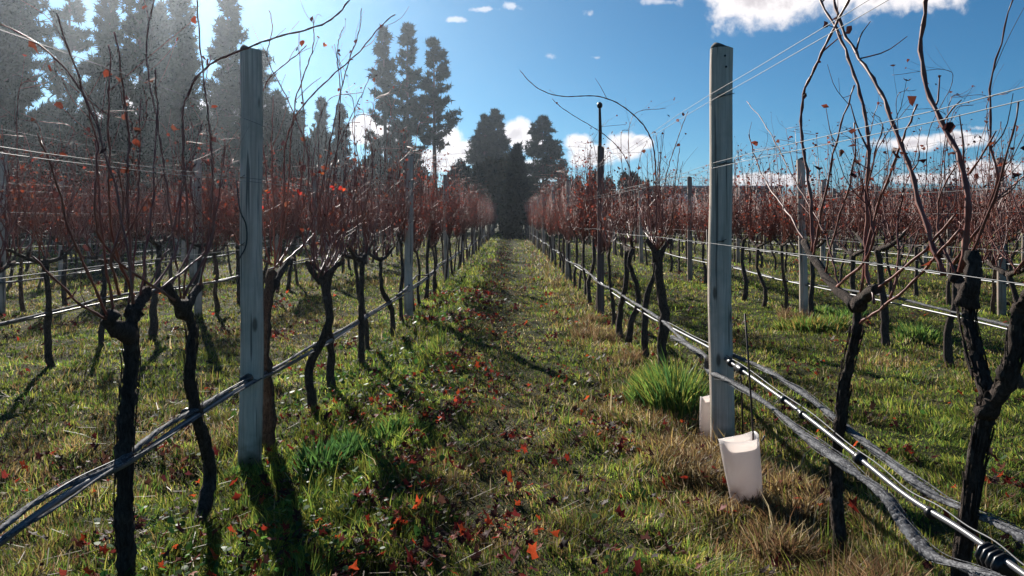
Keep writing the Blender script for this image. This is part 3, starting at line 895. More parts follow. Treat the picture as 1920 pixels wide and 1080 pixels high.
def vine_parts(seed, hi):
    """trunk, arms and shoots of a generic vine that stands at the origin with its row along Y"""
    R = np.random.default_rng(seed)
    seg = 9 if hi else 5
    tk = MB(); hz = .80 + .14 * R.random()
    ly, lx = R.normal(0, .13), R.normal(0, .05)
    w1, w2 = R.normal(0, .06), R.normal(0, .04)
    P = [(0, 0, -.05), (lx * .3 + w2 * .5, ly * .2 + w1, hz * .3), (lx * .6 - w2 * .6, ly * .7 - w1 * .8, hz * .62), (lx, ly, hz)]
    r = .023 + .012 * R.random()
    hd = trunk_geo(tk, P, r, seg, R, 16 if hi else 7)
    tips = [hd]
    for sgn in (-1, 1):
        L = (.36 if hi else .42) + .12 * R.random()
        e = hd + np.array([R.normal(0, .03), sgn * L, .04 + .1 * R.random()]); md = hd + np.array([0, sgn * L * .5, -.01 + .04 * R.random()])
        ap = smooth_path([hd - (0, 0, .03), md, e], 7 if hi else 4)
        tk.tube(ap, np.linspace(r * .9, r * .45, len(ap)), max(5, seg - 2) if hi else 4, 0, .15, R)
        tips += [ap[0] * (1 - f_) + ap[-1] * f_ for f_ in np.linspace(.15, 1, 12)] + [ap[-1]]
        # old pruning spur
        tk.tube([ap[len(ap) // 2], ap[len(ap) // 2] + (R.normal(0, .02), 0, .07)], [r * .6, r * .4], 5, 0, .1, R)
    canes = []
    nc = int(R.integers(19, 25)) if hi else int(R.integers(42, 52))
    for c_ in range(nc):
        b = tips[int(R.integers(0, len(tips)))] + R.normal(0, .012, 3)
        top = 1.38 + .62 * R.random() ** 1.1 if R.random() < .85 else 2.0 + .35 * R.random()
        if R.random() < .15: top = 1.2
        L = top - b[2]
        sp = R.normal(0, .16); sx = R.normal(0, .08)
        sp0 = R.normal(0, .10)
        P = [b, b + (sx * .6, sp * .6 + sp0, L * .3), b + (sx * .8 + R.normal(0, .02), sp * .9 + R.normal(0, .03), L * .65), b + (sx + R.normal(0, .05), sp * 1.1 + R.normal(0, .09), L)]
        if top > 2.0: P.append(b + (sx + R.normal(0, .2), sp * 1.3 + R.normal(0, .25), L + .05))
        cm = MB()
        cane_geo(cm, P, .0040 + .0020 * R.random() if hi else .0050 + .002 * R.random(), 5 if hi else 3, R, laterals=6 if hi else 5, leaves=2 if hi else 5)
        if not hi:
            for q in range(3): leaf_cloud_simple(cm, (P[2] + (P[3] - P[2]) * R.random() if q else P[1] + (P[2] - P[1]) * R.random())[None] + R.normal(0, .03, (1, 3)), .010 + .010 * R.random(), R, DLF)
        canes.append(cm)
    # a low shoot now and then
    return tk, canes


CM = [M['cane'], M['leaf']]
VG = 'grapevines in the rows'


def hero_vine(label, trunk_paths, canes, X0, Y0, tr=.03, extra=0, seed=1, leaves=2):
    root = empty('grapevine', (X0, Y0, 0)); tag(root, label, 'grapevine', VG)
    o3 = np.array([X0, Y0, 0.])
    R = np.random.default_rng(seed)
    mb = MB()
    for (P, r, nn) in trunk_paths:
        trunk_geo(mb, [np.asarray(p) - o3 for p in P], r, 11, R, nn)
        if nn > 15: shag(mb, [np.asarray(p) - o3 for p in P], r, R, int(nn * 2.2))
    mb.build('trunk', M['bark'], root, smooth=True)
    for (P, r0, r1, lat) in canes:
        r0 *= .68; r1 *= .72
        cm = MB(); cane_geo(cm, [np.asarray(p) - o3 for p in P], r0, 6, R, laterals=lat, leaves=leaves, r1=r1, lat_len=.16, ease=14)
        cm.build('cane', CM, root, smooth=True)
    if extra:
        hd = np.asarray(trunk_paths[0][0][-1]) - o3
        for q in range(extra):
            b = hd + R.normal(0, .02, 3) + (0, R.normal(0, .10), .02)
            top = 1.30 + .65 * R.random(); L = top - b[2]; sp = R.normal(0, .38); sx = R.normal(0, .07)
            cm = MB(); cane_geo(cm, [b, b + (sx * .5, sp * .8, L * .28), b + (sx * .8, sp * .9 + R.normal(0, .03), L * .65), b + (sx, sp * 1.2, L)], .0036 + .0018 * R.random(), 5, R, laterals=5, leaves=1)
            cm.build('cane', CM, root, smooth=True)
    return root


def PR(lst, x=1.17, dx=0): return [inrow(a, b, x, dx) for a, b in lst]


XR = 1.19
Y1 = 2.85
def at_y(lst, y): return [at(a, b, y) for a, b in lst]


# thin twisted vine, front right
base = np.array([XR, 2.85, -.03])
hero_vine('thin crooked vine right of the lane, before the sagging net, arms spread wide',
          [([base] + PR([(1577, 1040), (1568, 930), (1568, 850), (1577, 770), (1590, 690), (1605, 620), (1608, 565)], XR), .0195, 56),
           (PR([(1606, 575), (1575, 548), (1545, 512), (1522, 478), (1508, 452)], XR), .016, 12),
           (PR([(1608, 572), (1628, 548), (1648, 542)], XR), .018, 7)],
          [(PR([(1522, 478), (1525, 400), (1515, 325), (1503, 265), (1500, 210), (1507, 165), (1530, 122), (1562, 57), (1592, 0), (1615, -50)], XR), .0085, .005, 3),
           (PR([(1630, 548), (1622, 490), (1625, 440), (1625, 350), (1632, 270), (1625, 215), (1605, 150), (1582, 85), (1565, 47), (1537, 0), (1515, -40)], XR), .0085, .0055, 3),
           (PR([(1525, 480), (1530, 450), (1545, 370), (1562, 285), (1580, 225), (1602, 160)], XR), .0065, .003, 3),
           (PR([(1612, 560), (1625, 435), (1660, 350), (1680, 290), (1695, 260), (1720, 195)], XR), .006, .003, 2),
           (PR([(1600, 612), (1640, 588), (1700, 545), (1755, 480), (1800, 430)], XR), .0055, .0045, 0),
           (PR([(1640, 545), (1690, 508), (1745, 462), (1790, 400)], XR), .0058, .004, 0),
           (PR([(1510, 455), (1480, 400), (1440, 350), (1415, 300), (1405, 250)], XR), .006, .003, 3),
           (PR([(1548, 515), (1560, 440), (1590, 360), (1610, 290), (1600, 230)], XR), .005, .0028, 3),
           (PR([(1575, 545), (1560, 480), (1540, 420), (1500, 360), (1440, 240), (1400, 190)], XR), .0045, .002, 2)],
          XR, 2.85, extra=3, seed=11)
# thick forked vine, far right
hero_vine('thick dark vine forking low near the right edge, standing behind the pipe coupling',
          [([np.array([1.2, 2.07, -.05])] + PR([(1800, 1150), (1803, 1040), (1818, 960), (1828, 880), (1843, 800), (1852, 745), (1838, 700), (1826, 650), (1815, 600), (1808, 550), (1790, 515)], 1.2), .019, 60),
           (PR([(1850, 770), (1880, 725), (1897, 680), (1903, 620), (1915, 580), (1945, 540)], 1.2), .019, 26),
           (PR([(1812, 570), (1825, 520), (1822, 470)], 1.2), .020, 8)],
          [(PR([(1770, 515), (1745, 450), (1718, 370), (1712, 315), (1685, 265), (1670, 215), (1647, 160), (1630, 130), (1595, 90), (1570, 50), (1568, 0), (1560, -40)], XR), .0095, .006, 2),
           (PR([(1802, 510), (1815, 425), (1820, 360), (1817, 320), (1795, 280), (1765, 230), (1735, 185), (1720, 115), (1722, 75), (1737, 0), (1745, -40)], 1.2), .0105, .0065, 2),
           (PR([(1818, 325), (1835, 300), (1860, 265), (1868, 245)], 1.2), .004, .0022, 0),
           (PR([(1765, 232), (1782, 210), (1803, 187)], 1.2), .0035, .002, 0),
           (PR([(1712, 318), (1722, 300), (1722, 270)], XR), .003, .002, 0),
           (PR([(1790, 515), (1760, 470), (1740, 400), (1760, 330), (1800, 300)], 1.2), .005, .002, 2),
           (PR([(1820, 480), (1850, 420), (1880, 340), (1895, 260), (1912, 190)], 1.2), .005, .0025, 2)],
          1.2, 2.07, extra=1, seed=12)
# two young stumps cut low next to the guards have only stakes

XL = -1.32
hero_vine('thick straight dark vine at the lower left, first in the left row',
          [([np.array([XL, 2.72, -.05])] + PR([(233, 1000), (232, 900), (238, 780), (246, 690), (245, 630), (250, 575)], XL), .0265, 56),
           (PR([(240, 625), (215, 612), (203, 590)], XL), .026, 8), (PR([(248, 590), (262, 562), (275, 545)], XL), .022, 7)],
          [(PR([(205, 600), (170, 590), (130, 560), (95, 510), (60, 480)], XL), .006, .003, 1),
           (PR([(215, 595), (205, 520), (185, 440), (190, 350), (175, 260)], XL), .006, .0025, 3),
           (PR([(250, 570), (245, 470), (235, 380), (245, 260), (230, 160), (215, 60)], XL), .007, .003, 3),
           (PR([(262, 560), (270, 480), (290, 400), (285, 300), (300, 220), (290, 130)], XL), .0055, .003, 3),
           (PR([(270, 550), (300, 500), (330, 420), (345, 330), (340, 240)], XL), .005, .003, 3),
           (PR([(205, 600), (160, 500), (120, 420), (110, 330), (70, 250)], XL), .006, .003, 3),
           (at_y([(250, 570), (230, 400), (180, 220), (110, 100), (0, 45), (-60, 20)], 2.3), .0045, .0025, 2)],
          XL, 2.72, extra=4, seed=13)
hero_vine('curving dark vine between the thick front left vine and the split post',
          [([np.array([XL + .03, 3.22, -.05])] + [inrow(a, b, XL, .02) for a, b in ((385, 900), (372, 820), (352, 740), (348, 680), (350, 620), (340, 565))], .0225, 50),
           (PR([(345, 590), (325, 560), (315, 530)], XL), .019, 7), (PR([(345, 580), (362, 555), (375, 535)], XL), .018, 7)],
          [(at_y([(345, 560), (355, 440), (350, 320), (330, 200), (372, 135), (400, 115), (450, 95), (480, 85), (520, 65), (590, 55), (620, 40), (650, 12), (670, -25)], 3.5), .0065, .004, 4),
           (at_y([(340, 560), (325, 450), (310, 330), (290, 200), (270, 90), (290, 0)], 3.3), .0055, .003, 3),
           (at_y([(375, 535), (395, 430), (400, 300), (385, 180), (372, 60), (368, -20)], 3.3), .0055, .003, 3)],
          XL, 3.22, extra=4, seed=14)
# young leafless vine right behind the split post sends the canes into the sky
hero_vine('leaning dark vine just right of the split left post, long canes against the sky',
          [([np.array([XL, 4.32, -.05])] + [inrow(a, b, XL) for a, b in ((500, 740), (492, 640), (500, 560), (510, 510))], .034, 22), (PR([(508, 540), (530, 505), (545, 485)], XL), .02, 7)],
          [(at_y([(515, 500), (535, 400), (530, 300), (545, 220), (600, 165), (640, 125), (680, 95), (705, 55), (740, 27)], 4.3), .0065, .003, 4),
           (at_y([(520, 500), (540, 380), (548, 205), (575, 130), (590, 80), (587, 30)], 4.4), .006, .0025, 4),
           (at_y([(525, 500), (560, 380), (572, 240), (564, 160), (560, 60)], 4.5), .005, .0022, 3),
           (at_y([(560, 480), (600, 380), (625, 230), (645, 150), (655, 110), (675, 60), (678, 15)], 4.9), .0065, .0025, 4),
           (at_y([(510, 480), (500, 330), (490, 240), (488, 160), (530, 125), (560, 100), (575, 85)], 4.4), .0055, .0025, 3),
           (at_y([(535, 480), (590, 330), (562, 245), (545, 195), (520, 150), (495, 100), (515, 60), (505, 20)], 4.6), .005, .0025, 3),
           (at_y([(600, 460), (630, 320), (640, 170), (632, 120), (633, 80), (645, 50)], 5.0), .0055, .0025, 3),
           (at_y([(600, 440), (625, 300), (655, 225), (680, 175), (706, 115)], 5.1), .0045, .002, 1)],
          XL, 4.32, extra=5, seed=15, leaves=3)
hero_vine('slim vine with a bent stem, third trunk past the split post on the left',
          [([np.array([-1.29, 5.15, -.05])] + at_y([(585, 745), (580, 690), (600, 645), (618, 590), (603, 520)], 5.15), .027, 22), (at_y([(604, 530), (585, 510), (575, 490)], 5.15), .018, 7), (at_y([(606, 528), (625, 505), (640, 490)], 5.15), .016, 7)],
          [(at_y([(640, 490), (690, 380), (700, 290), (690, 250)], 5.3), .005, .0025, 3)], -1.29, 5.15, extra=12, seed=16)

hero_vine('vine right of the lane whose long cane arches leftwards over the lane',
          [([np.array([1.18, 6.05, -.05])] + at_y([(1243, 640), (1244, 580), (1236, 520), (1232, 470)], 6.05), .036, 20), (at_y([(1232, 490), (1222, 465), (1212, 450)], 6.05), .02, 6), (at_y([(1234, 490), (1248, 462), (1260, 450)], 6.05), .02, 6)],
          [(at_y([(1232, 470), (1230, 400), (1230, 330), (1228, 290), (1222, 255), (1200, 225), (1165, 195), (1125, 178), (1090, 180), (1050, 183), (1010, 170), (985, 145), (975, 132)], 6.05), .0085, .003, 3),
           (at_y([(1240, 460), (1243, 380), (1248, 330), (1262, 285), (1278, 240), (1290, 208)], 6.1), .006, .003, 2)],
          1.18, 6.05, extra=11, seed=17)
hero_vine('crooked twin stemmed vine just left of the arching vine, crossing its neighbour',
          [([np.array([1.17, 6.93, -.05])] + at_y([(1209, 655), (1208, 610), (1212, 560), (1228, 510), (1232, 470)], 6.93), .026, 20), (at_y([(1180, 640), (1183, 605), (1197, 570), (1192, 530), (1180, 495), (1186, 465)], 7.3), .024, 16)],
          [(at_y([(1190, 470), (1195, 380), (1180, 310), (1155, 270), (1115, 240), (1080, 220), (1050, 200), (1035, 185)], 7.4), .006, .0028, 2),
           (at_y([(1195, 470), (1190, 400), (1196, 330), (1200, 290), (1214, 265)], 7.3), .005, .0025, 2)],
          1.17, 6.93, extra=12, seed=18)

# bright red leaves still hanging on the left row canes
mb = MB(); C_ = [(500, 357), (487, 385), (600, 322), (622, 350), (560, 360), (478, 388), (607, 82), (640, 352)]
cols = np.array([(.6, .08, .03), (.45, .04, .03), (.6, .15, .05)])
for q, (a, b) in enumerate(C_):
    o3 = at(a, b, 4.15 if q != 6 else 4.5)
    mb = MB(); R_ = np.random.default_rng(q)
    leaf_cloud_simple(mb, np.zeros((1, 3)), .013, R_, cols, 0); leaf_cloud_simple(mb, np.array([[.010, .006, -.009]]), .010, R_, cols, 0)
    o = mb.build('vine_leaf', M['leaf']); o.location = o3
    tag(o, ['scarlet leaf hanging right of the split left post', 'orange leaf touching the right edge of the split post', 'small red leaf high over the left row', 'red leaf at the wire of the left row', 'faded red leaf between the two scarlet leaves', 'tiny orange leaf on the face of the split post', 'brown red leaf dangling in the sky above the left canes', 'rightmost small red leaf over the left row'][q], 'leaf', 'red leaves left on the vines')

# generic vines
HI = [vine_parts(100 + q, True) for q in range(7)]
LO_ = []
for q in range(9):
    tk, cs_ = vine_parts(200 + q, False); mm = MB(); mm.merge(tk)
    for c_ in cs_:
        for arr in (c_.tm, c_.qm):
            for i_ in range(len(arr)): arr[i_] = arr[i_] + 1
        mm.merge(c_)
    LO_.append(mm)
cand = []
for side, k, X0 in ROWS:
    y = 1.55 + rng.random() * .5
    j = 0
    skip = {('right', 0): (0, 7.7), ('left', 0): (0, 5.7)}.get((side, k), (0, 0))
    while y < ROW_END:
        y += .78 + .32 * rng.random(); j += 1
        if skip[0] < y < skip[1]: continue
        pf = ((y - 4.2 + 2.985) % 5.97) - 2.985
        if abs(pf) < .42 and k < 5: y += .42 - pf
        if seen(X0, y, .8): cand.append((y, X0, side, k, j))
cand.sort(key=lambda c_: c_[0] * (1 + .15 * c_[3]))
N_IND = 290
hi_o = [None] * len(HI); lo_o = [None] * len(LO_)
far = MB()
cnt = {}
LM = [M['bark'], M['cane'], M['leaf']]
for n_, (y, X0, side, k, j) in enumerate(cand):
    x = X0 + rng.normal(0, .03); z = float(ground_z(x, y))
    flip = PI if rng.random() < .5 else 0
    rz = flip + rng.normal(0, .08); s = .94 + .14 * rng.random()
    if n_ < N_IND:
        c0 = cnt[(side, k)] = cnt.get((side, k), 0) + 1
        if y < 9.5:
            q = n_ % len(HI)
            if hi_o[q] is None:
                o = empty('grapevine'); tk, cs_ = HI[q]
                KIDS[o.name] = [tk.build('trunk', M['bark'], o, smooth=True)] + [c_.build('cane', CM, o, smooth=True) for c_ in cs_]
                hi_o[q] = o
            else: o = copy_tree(hi_o[q])
        else:
            q = n_ % len(LO_)
            if lo_o[q] is None: o = lo_o[q] = LO_[q].build('grapevine', LM)
            else: o = lo_o[q].copy(); COL.objects.link(o)
        o.location = (x, y, z); o.rotation_euler = (0, 0, rz); o.scale = (s, s, s * (.97 + .08 * rng.random()))
        if k == 0: o.scale[0] *= .8
        bay = int((y - 4.2) // 5.97) + 1
        py_ = y - 4.2 - (bay - 1) * 5.97
        where = 'before the first post' if bay < 1 else f'past the {ORD[bay - 1]} post'
        cnt2 = cnt[(side, k, bay)] = cnt.get((side, k, bay), 0) + 1
        tag(o, f'number {cnt2} {where}, {rowname(side, k)}'.replace('number 1 ', 'first vine ').replace('number 2 ', 'second vine ').replace('number 3 ', 'third vine ').replace('number 4 ', 'fourth vine ').replace('number 5 ', 'fifth vine ').replace('number 6 ', 'sixth vine ').replace('number 7 ', 'seventh vine ').replace('number 8 ', 'eighth vine '), 'grapevine', VG)
    else:
        far.merge(LO_[int(rng.integers(0, len(LO_)))], (x, y, z), rz, s)
if far.n: tag(far.build('distant_vines', LM), 'mass of bare red caned vines filling the rows far down the vineyard', 'grapevines', kind='stuff')


# ------------------------------------------------------------------ guards, stakes
def guard(X0, Y0, w0, w1, h, lean, label, rz):
    root = empty('vine_guard', (X0, Y0, float(ground_z(X0, Y0)) - .02), rz); tag(root, label, 'vine guard', 'white vine guards')
    mb = MB(); n = 28; lv = 12
    V = []
    for i_ in range(lv):
        t = i_ / (lv - 1)
        for a in range(n):
            th = 2 * PI * a / n
            c_, s_ = math.cos(th), math.sin(th)
            sx = math.copysign(abs(c_) ** .55, c_); sy = math.copysign(abs(s_) ** .75, s_)
            hw = (w0 + (w1 - w0) * t) / 2
            crease = .004 * math.sin(3 * th + 5 * t) * t
            V.append((sx * hw + lean * t + crease, sy * hw * (.42 + .1 * t) + crease, h * t + (.008 * math.sin(th * 2 + 1) + .012 * c_ if i_ == lv - 1 else 0)))
    V = np.array(V); inner = V.copy(); c0 = np.stack([lean * V[:, 2] / h, 0 * V[:, 0], V[:, 2]], -1); inner = c0 + (V - c0) * .975; inner[:, 2] = V[:, 2]
    i0 = np.arange(lv - 1)[:, None] * n; j0 = np.arange(n)[None]; j2 = (j0 + 1) % n
    Q = np.stack([i0 + j0, i0 + j2, i0 + n + j2, i0 + n + j0], -1).reshape(-1, 4); N = lv * n
    rim = [(N - n + j, N - n + (j + 1) % n, 2 * N - n + (j + 1) % n, 2 * N - n + j) for j in range(n)]
    mb.add(np.vstack([V, inner]), np.vstack([Q, Q[:, ::-1] + N, rim]))
    mb.build('sleeve', M['guard'], root, smooth=True)
    return root


gd = guard(1.045, 3.47, .14, .178, .315, -.045, 'leaning white plastic vine guard standing in straw before the near right post', .15)
mb = MB(); mb.tube([(.055, -.02, .30), (.062, -.03, .325)], .004, 6); mb.build('tie', M['wire'], gd)
guard(1.155, 4.62, .09, .09, .28, 0., 'narrow white vine guard half hidden behind the near right post', 0.)


def stake(P, r, label):
    mb = MB(); P = np.array(P); mb.tube(P - P[0], r, 6)
    o = mb.build('stake', M['iron'], smooth=True); o.location = P[0]; tag(o, label, 'stake', 'thin black vine stakes')


stake([at(1413, 900, 3.46), at(1412, 812, 3.47), at(1405, 700, 3.47), at(1397, 588, 3.47)], .0042, 'thin black stake rising out of the leaning white guard')
stake([at(1333, 790, 4.6), at(1332, 740, 4.6), at(1329, 560, 4.6), at(1326, 430, 4.6)], .005, 'thin black stake along the left side of the near right post')
stake([at(1393, 820, 4.4), at(1391, 740, 4.4), at(1388, 690, 4.4)], .0045, 'short thin black stake between the near right post and the guard')


# ------------------------------------------------------------------ trees
def tufts(mb, C, size, k=5, mat_=1, up=.3, R=rng, width=.28):
    """spiky needle sprays: k thin triangles per centre"""
    C = np.repeat(np.asarray(C), k, 0); n = len(C)
    d = R.normal(0, 1, (n, 3)); d[:, 2] += up; d /= np.linalg.norm(d, axis=1)[:, None]
    s = size * (.5 + R.random(n))[:, None]
    w_ = np.cross(d, R.normal(0, 1, (n, 3))); w_ /= np.linalg.norm(w_, axis=1)[:, None] + 1e-9
    V = np.stack([C - w_ * s * width - d * s * .1, C + w_ * s * width - d * s * .1, C + d * s], 1).reshape(-1, 3)
    mb.add(V, None, np.arange(n * 3).reshape(-1, 3), mat_)


def conifer(h, wid, cb, seed, kind='pine', dens=1.):
    """trunk and crown meshes, base at origin"""
    R = np.random.default_rng(seed)
    tk, cr = MB(), MB()
    zs = np.linspace(-.3, h * .97, 12)
    lean = R.normal(0, .012, 2)
    px = lean[0] * zs + .12 * np.sin(zs * .25 + seed); py = lean[1] * zs
    rt = h * .013 + .06
    tk.tube(np.stack([px, py, zs], -1), rt * (1 - zs / h * .93), 8)
    step = .50 if kind == 'pine' else .40
    z = cb
    while z < h * .985:
        t = (z - cb) / (h - cb)
        if kind == 'pine': Lr = wid / 2 * min(1, .6 + 2.4 * t) * (1 - t ** 1.35) ** .75 * (.82 + .36 * vnoise(t * 6, seed, 3))
        elif kind == 'column': Lr = wid / 2 * min(1, .75 + 1.2 * t) * (1 - t ** 1.15) ** .62 * (.80 + .36 * vnoise(t * 8, seed, 5))
        elif kind == 'cone': Lr = wid / 2 * min(1, .7 + 2.2 * t) * (1 - t) ** .62 * (.85 + .3 * vnoise(t * 8, seed, 5))
        else: Lr = wid / 2 * (1 - t) ** .85 * (.75 + .35 * vnoise(t * 9, seed, 5))
        Lr = float(Lr) + .12
        nb = int(R.integers(4, 7)) if kind not in ('spire', 'cone') else int(R.integers(6, 9))
        for b in range(nb):
            if R.random() < (.24 if kind == 'pine' else .12): continue
            a = R.random() * 2 * PI; L = Lr * (.45 + .75 * R.random())
            rise = (.35 if kind == 'pine' else (.55 if kind == 'column' else -.05)) * L * (.5 + R.random())
            bx, by = np.interp(z, zs, px), np.interp(z, zs, py)
            zz = z + R.normal(0, .12)
            e = np.array([bx + math.cos(a) * L, by + math.sin(a) * L, zz + rise]); s0 = np.array([bx, by, zz])
            md = (s0 + e) / 2 + (0, 0, -.12 * L + R.normal(0, .05))
            pp = smooth_path([s0, md, e], 5)
            tk.tube(pp, np.linspace(.035 + .012 * L, .012, 5), 3, 0, cap=False)
            nf = int((8 + 13 * L) * dens)
            f = .25 + .75 * R.random(nf) ** .7
            C = s0 + (e - s0) * f[:, None]; C[:, 2] += -.12 * L * (1 - (2 * f - 1) ** 2)
            C += R.normal(0, .10 + .035 * L, (nf, 3)) * (1, 1, .75)
            tufts(cr, C, .38 if kind != 'spire' else .30, 7, 0, .35, R, .15)
            nt = max(2, nf // 7); tips_ = s0 + (e - s0) * (.8 + .3 * R.random(nt))[:, None]; tufts(cr, tips_ + R.normal(0, .10, (nt, 3)), .42, 7, 0, .5, R, .12)
        z += step * (.7 + .6 * R.random()) * (1. if h > 8 else .6)
    tufts(cr, np.array([[np.interp(h, zs, px), np.interp(h, zs, py), h * .97]]).repeat(6, 0) + R.normal(0, .1, (6, 3)), .4, 6, 0, 1., R, .14)
    return tk, cr


def shrub(w_, h, seed, n=2600):
    R = np.random.default_rng(seed); tk, cr = MB(), MB()
    for q in range(4):
        a = R.random() * 6.3; tk.tube([(0, 0, -.2), (math.cos(a) * w_ * .12, math.sin(a) * w_ * .12, h * .35), (math.cos(a) * w_ * .25, math.sin(a) * w_ * .25, h * .7)], [.14, .09, .03], 6)
    m_ = 26; cc = R.normal(0, 1, (m_, 3)); cc /= np.linalg.norm(cc, axis=1)[:, None]; cc *= (R.random(m_) ** .5)[:, None] * .8
    cc = cc * (w_ / 2, w_ / 2, h * .46) + (0, 0, h * .5)
    idx = R.integers(0, m_, n); d = R.normal(0, 1, (n, 3)); d /= np.linalg.norm(d, axis=1)[:, None]
    C = cc[idx] + d * (R.random(n) ** .4)[:, None] * (w_ * .19, w_ * .19, h * .17)
    C = C[C[:, 2] > .05]
    tufts(cr, C, .30, 4, 0, .3, R, .38)
    return tk, cr


TREEC = {}


def place_tree(px, ytop, yd, kind, wpx, cbpx, label, name, fol, cat='tree', group=None, var=0, q=None):
    """px,ytop: where its tip shows in the photo, yd metres away; wpx crown width, cbpx y of the lowest branches"""
    X0 = (px - CX) / F * yd; h = CH + (CY - ytop) / F * yd; wd = wpx / F * yd; cb = max(.3, CH + (CY - cbpx) / F * yd)
    root = empty(name, (X0, yd, 0), random.random() * 6.28); tag(root, label, cat, group)
    if kind == 'shrub':
        key = ('shrub', var)
        if key not in TREEC:
            tk, cr = shrub(5., 5., 900 + var); a = tk.build('trunk', M['pbark'], root, smooth=True); b = cr.build('crown', M[fol], root); TREEC[key] = (a, b)
        else:
            for s in TREEC[key]: c_ = s.copy(); COL.objects.link(c_); c_.parent = root
        root.scale = (wd / 5., wd / 5., h / 5.)
    else:
        tk, cr = conifer(h, wd, cb, 500 + int(px * 3 + ytop) % 997, kind, 1.0)
        tk.build('trunk', M['pbark'], root, smooth=True); cr.build('crown', M[fol], root)
    return root


TGp = 'pines behind the vineyard'
TREES = [
    (-70, -160, 50, 'column', 230, 360, 'tall dense pine at the far left edge, nearest of the left pines'),
    (30, -90, 55, 'column', 140, 370, 'tall dense pine reaching out of the picture at the left edge'),
    (132, -70, 66, 'pine', 105, 320, 'open crowned pine second from the left edge'),
    (200, -60, 60, 'column', 84, 350, 'tall pine left of the broadest left pine'),
    (262, -120, 58, 'column', 140, 350, 'broadest tall pine of the left group'),
    (297, 8, 64, 'column', 90, 350, 'narrow pine with a rounded tip behind the broadest left pine'),
    (338, -45, 62, 'column', 86, 350, 'narrow tall pine right of the broadest left pine'),
    (425, -14, 62, 'column', 110, 360, 'slender pine with gaps in its crown left of the split post'),
    (485, 95, 66, 'column', 90, 350, 'pine half hidden by the split post'),
    (515, 180, 60, 'column', 120, 380, 'dark pine just right of the split post'),
    (603, 182, 80, 'spire', 60, 380, 'pointed conifer, left of the two small spires'),
    (636, 196, 78, 'spire', 70, 380, 'pointed conifer, right of the two small spires'),
    (563, 218, 84, 'spire', 60, 380, 'short conifer left of the two small spires'),
    (728, 42, 82, 'pine', 62, 330, 'left pine of the tall three pine cluster'),
    (770, 40, 84, 'pine', 72, 300, 'middle pine of the tall three pine cluster'),
    (817, 64, 82, 'pine', 80, 275, 'right pine of the tall three pine cluster'),
    (904, 216, 104, 'cone', 62, 312, 'left trunked pine of the pair standing left of the dark spire'),
    (927, 204, 108, 'cone', 72, 312, 'taller pine of the pair standing left of the dark spire'),
    (1017, 216, 104, 'cone', 92, 330, 'lone pine standing right of the dark spire'),
    (1046, 262, 112, 'pine', 40, 345, 'small pine leaning on the lone pine, right side'),
    (160, 190, 78, 'spire', 120, 380, 'lower conifer filling the gap between the left pines'),
    (385, 200, 80, 'spire', 90, 380, 'lower conifer left of the slender pine'),
    (450, 240, 78, 'spire', 90, 390, 'lower conifer behind the split post'),
]
for (px, yt, yd, kd, wp, cbp, lab) in TREES:
    place_tree(px, yt, yd, kd, wp, cbp, lab, 'pine_tree' if kd != 'spire' else 'conifer_tree', 'pine' if kd != 'spire' else 'dark_conifer', group=TGp)
place_tree(967, 275, 66, 'spire', 56, 400, 'dark spire shaped conifer closing the end of the lane', 'conifer_tree', 'dark_conifer', group=TGp)
# dense dark shrub on the lane itself
rt = place_tree(960, 310, 50, 'spire', 42, 432, 'dark pointed evergreen standing at the far end of the lane', 'conifer_tree', 'dark_conifer')
rt = place_tree(957, 414, 46, 'shrub', 30, 0, 'small black green bush on the lane at the vanishing point', 'evergreen_bush', 'dark_conifer', 'bush', 'dark evergreen bushes', 7)

SH = []
for q, px in enumerate(range(-60, 960, 46)):
    yt = 300 + 26 * math.sin(q * 1.7) + 12 * math.sin(q * 3.1)
    yt -= 95 if px < 480 else (45 if px < 640 else 0)
    SH.append((px + random.uniform(-10, 10), yt, 72 + random.uniform(-3, 5), 95))
SH += [(860, 288, 90, 50), (690, 262, 76, 70), (745, 285, 74, 60), (990, 320, 84, 60), (945, 318, 88, 50), (1075, 322, 92, 46), (1050, 318, 96, 40), (1112, 312, 90, 55), (1145, 318, 95, 40), (1178, 314, 88, 52), (1207, 328, 90, 30), (1025, 330, 86, 50), (1235, 346, 95, 40)]
for q, (px, yt, yd, wp) in enumerate(SH):
    side = 'left of the lane end' if px < 940 else 'right of the lane end'
    nn = q + 1
    lab = (f'dark hedge tree behind the left rows, {ORD[q] if q < 16 else "number " + str(q+1)} from the left in the tree belt' if q < 23 else f'rounded dark tree in the belt, {ORD[q - 23]} of those around the lane end')
    place_tree(px, yt, yd, 'shrub', wp, 0, lab, 'hedge_tree', 'hedge' if q % 3 else 'dark_conifer', 'tree', 'tree belt behind the vineyard', q % 5)

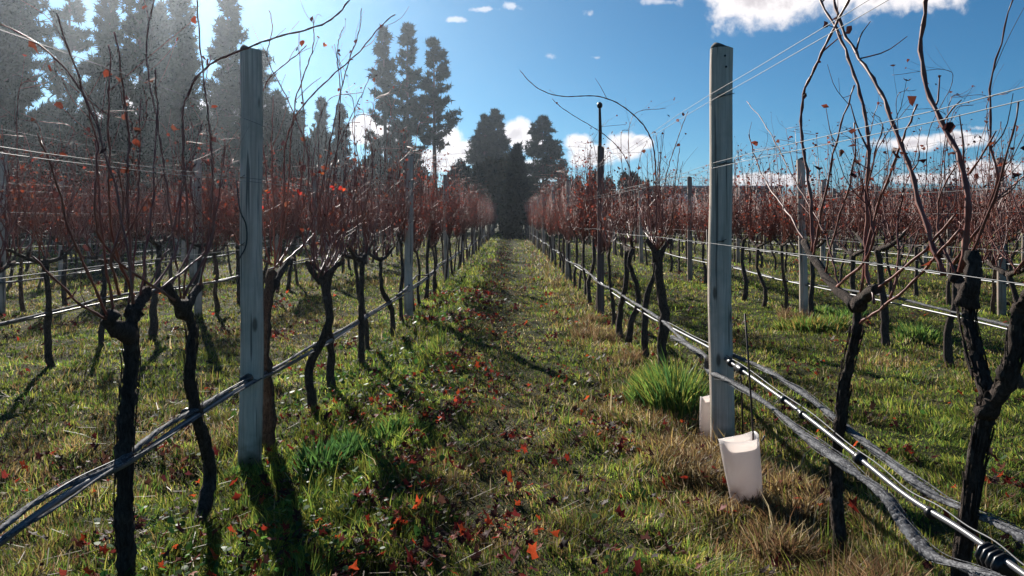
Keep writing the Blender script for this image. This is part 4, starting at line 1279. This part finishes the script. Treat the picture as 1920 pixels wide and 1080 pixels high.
# low tree belt far right, one mass
mb = MB(); R_ = np.random.default_rng(4); n = 9000
x = 30 + R_.random(n) * 300; y = 190 + R_.random(n) * 25
hgt = (3.5 + 4.5 * fbm(x / 9, x * 0, 60)) * 1.25
C = np.stack([x, y, R_.random(n) ** .8 * hgt], -1)
tufts(mb, C, 1.3, 4, 0, .3, R_, .4)
tag(mb.build('distant_wood', M['hedge']), 'low dark line of woodland on the horizon to the right', 'wood', kind='stuff')

# long low shed and white tunnel beyond the right rows
def X_at(px, y): return (px - CX) / F * y
YS = 120.
root = empty('farm_shed', (X_at(1215, YS), YS, 0)); tag(root, 'long low farm shed with a flat grey roof beyond the right rows', 'shed')
W_ = X_at(1470, YS) - X_at(1215, YS)
mb = MB(); mb.box(1.2, W_ - 1.2, 1.2, 9, 0, 5.0); mb.build('wall', M['shedwall'], root)
mb = MB(); mb.box(0, W_, 0, 10, 6.05, 6.35); mb.box(.3, W_ - .3, .3, 9.7, 5.6, 6.0, 0); mb.build('roof', M['roof'], root)
mb = MB(); mb.box(.3, W_ - .3, .1, .3, 5.0, 6.04); mb.build('fascia', M['shedwall'], root)
for q in range(7):
    mb = MB(); xx = .6 + q * (W_ - 1.4) / 6; mb.box(xx, xx + .22, .4, .62, 0, 5.6); mb.build('column', M['roof'], root)
YT = 112.
mb = MB(); a = np.linspace(0, PI, 14); xc = X_at(1283, YT)
V = np.array([(math.cos(t) * 3.0, yy, math.sin(t) * 4.9) for yy in (0, 8) for t in a])
mb.add(V, [(i_, i_ + 1, i_ + 15, i_ + 14) for i_ in range(13)], [(0, i_ + 1, i_) for i_ in range(1, 13)])
o = mb.build('polytunnel', M['film'], smooth=False); o.location = (xc, YT, 0); tag(o, 'white arched polytunnel in front of the low farm shed', 'tunnel')

# ------------------------------------------------------------------ haze
HAZE = 0.00048
if HAZE:
    mb = MB(); mb.box(-1700, 1700, -1700, 1700, -2.0, 37)
    o = mb.build('haze', [bpy.data.materials.new('haze_air')]); m = o.data.materials[0]; m.use_nodes = True
    T = NT(m.node_tree); pv = T.n('ShaderNodeVolumePrincipled'); pv.inputs['Color'].default_value = (.78, .88, 1, 1)
    pv.inputs['Density'].default_value = HAZE; pv.inputs['Anisotropy'].default_value = .82
    oo = T.n('ShaderNodeOutputMaterial'); T.inp(oo.inputs['Volume'], pv.outputs[0])
    tag(o, kind='stuff')
print('candidates', len(cand), 'posts', npost)
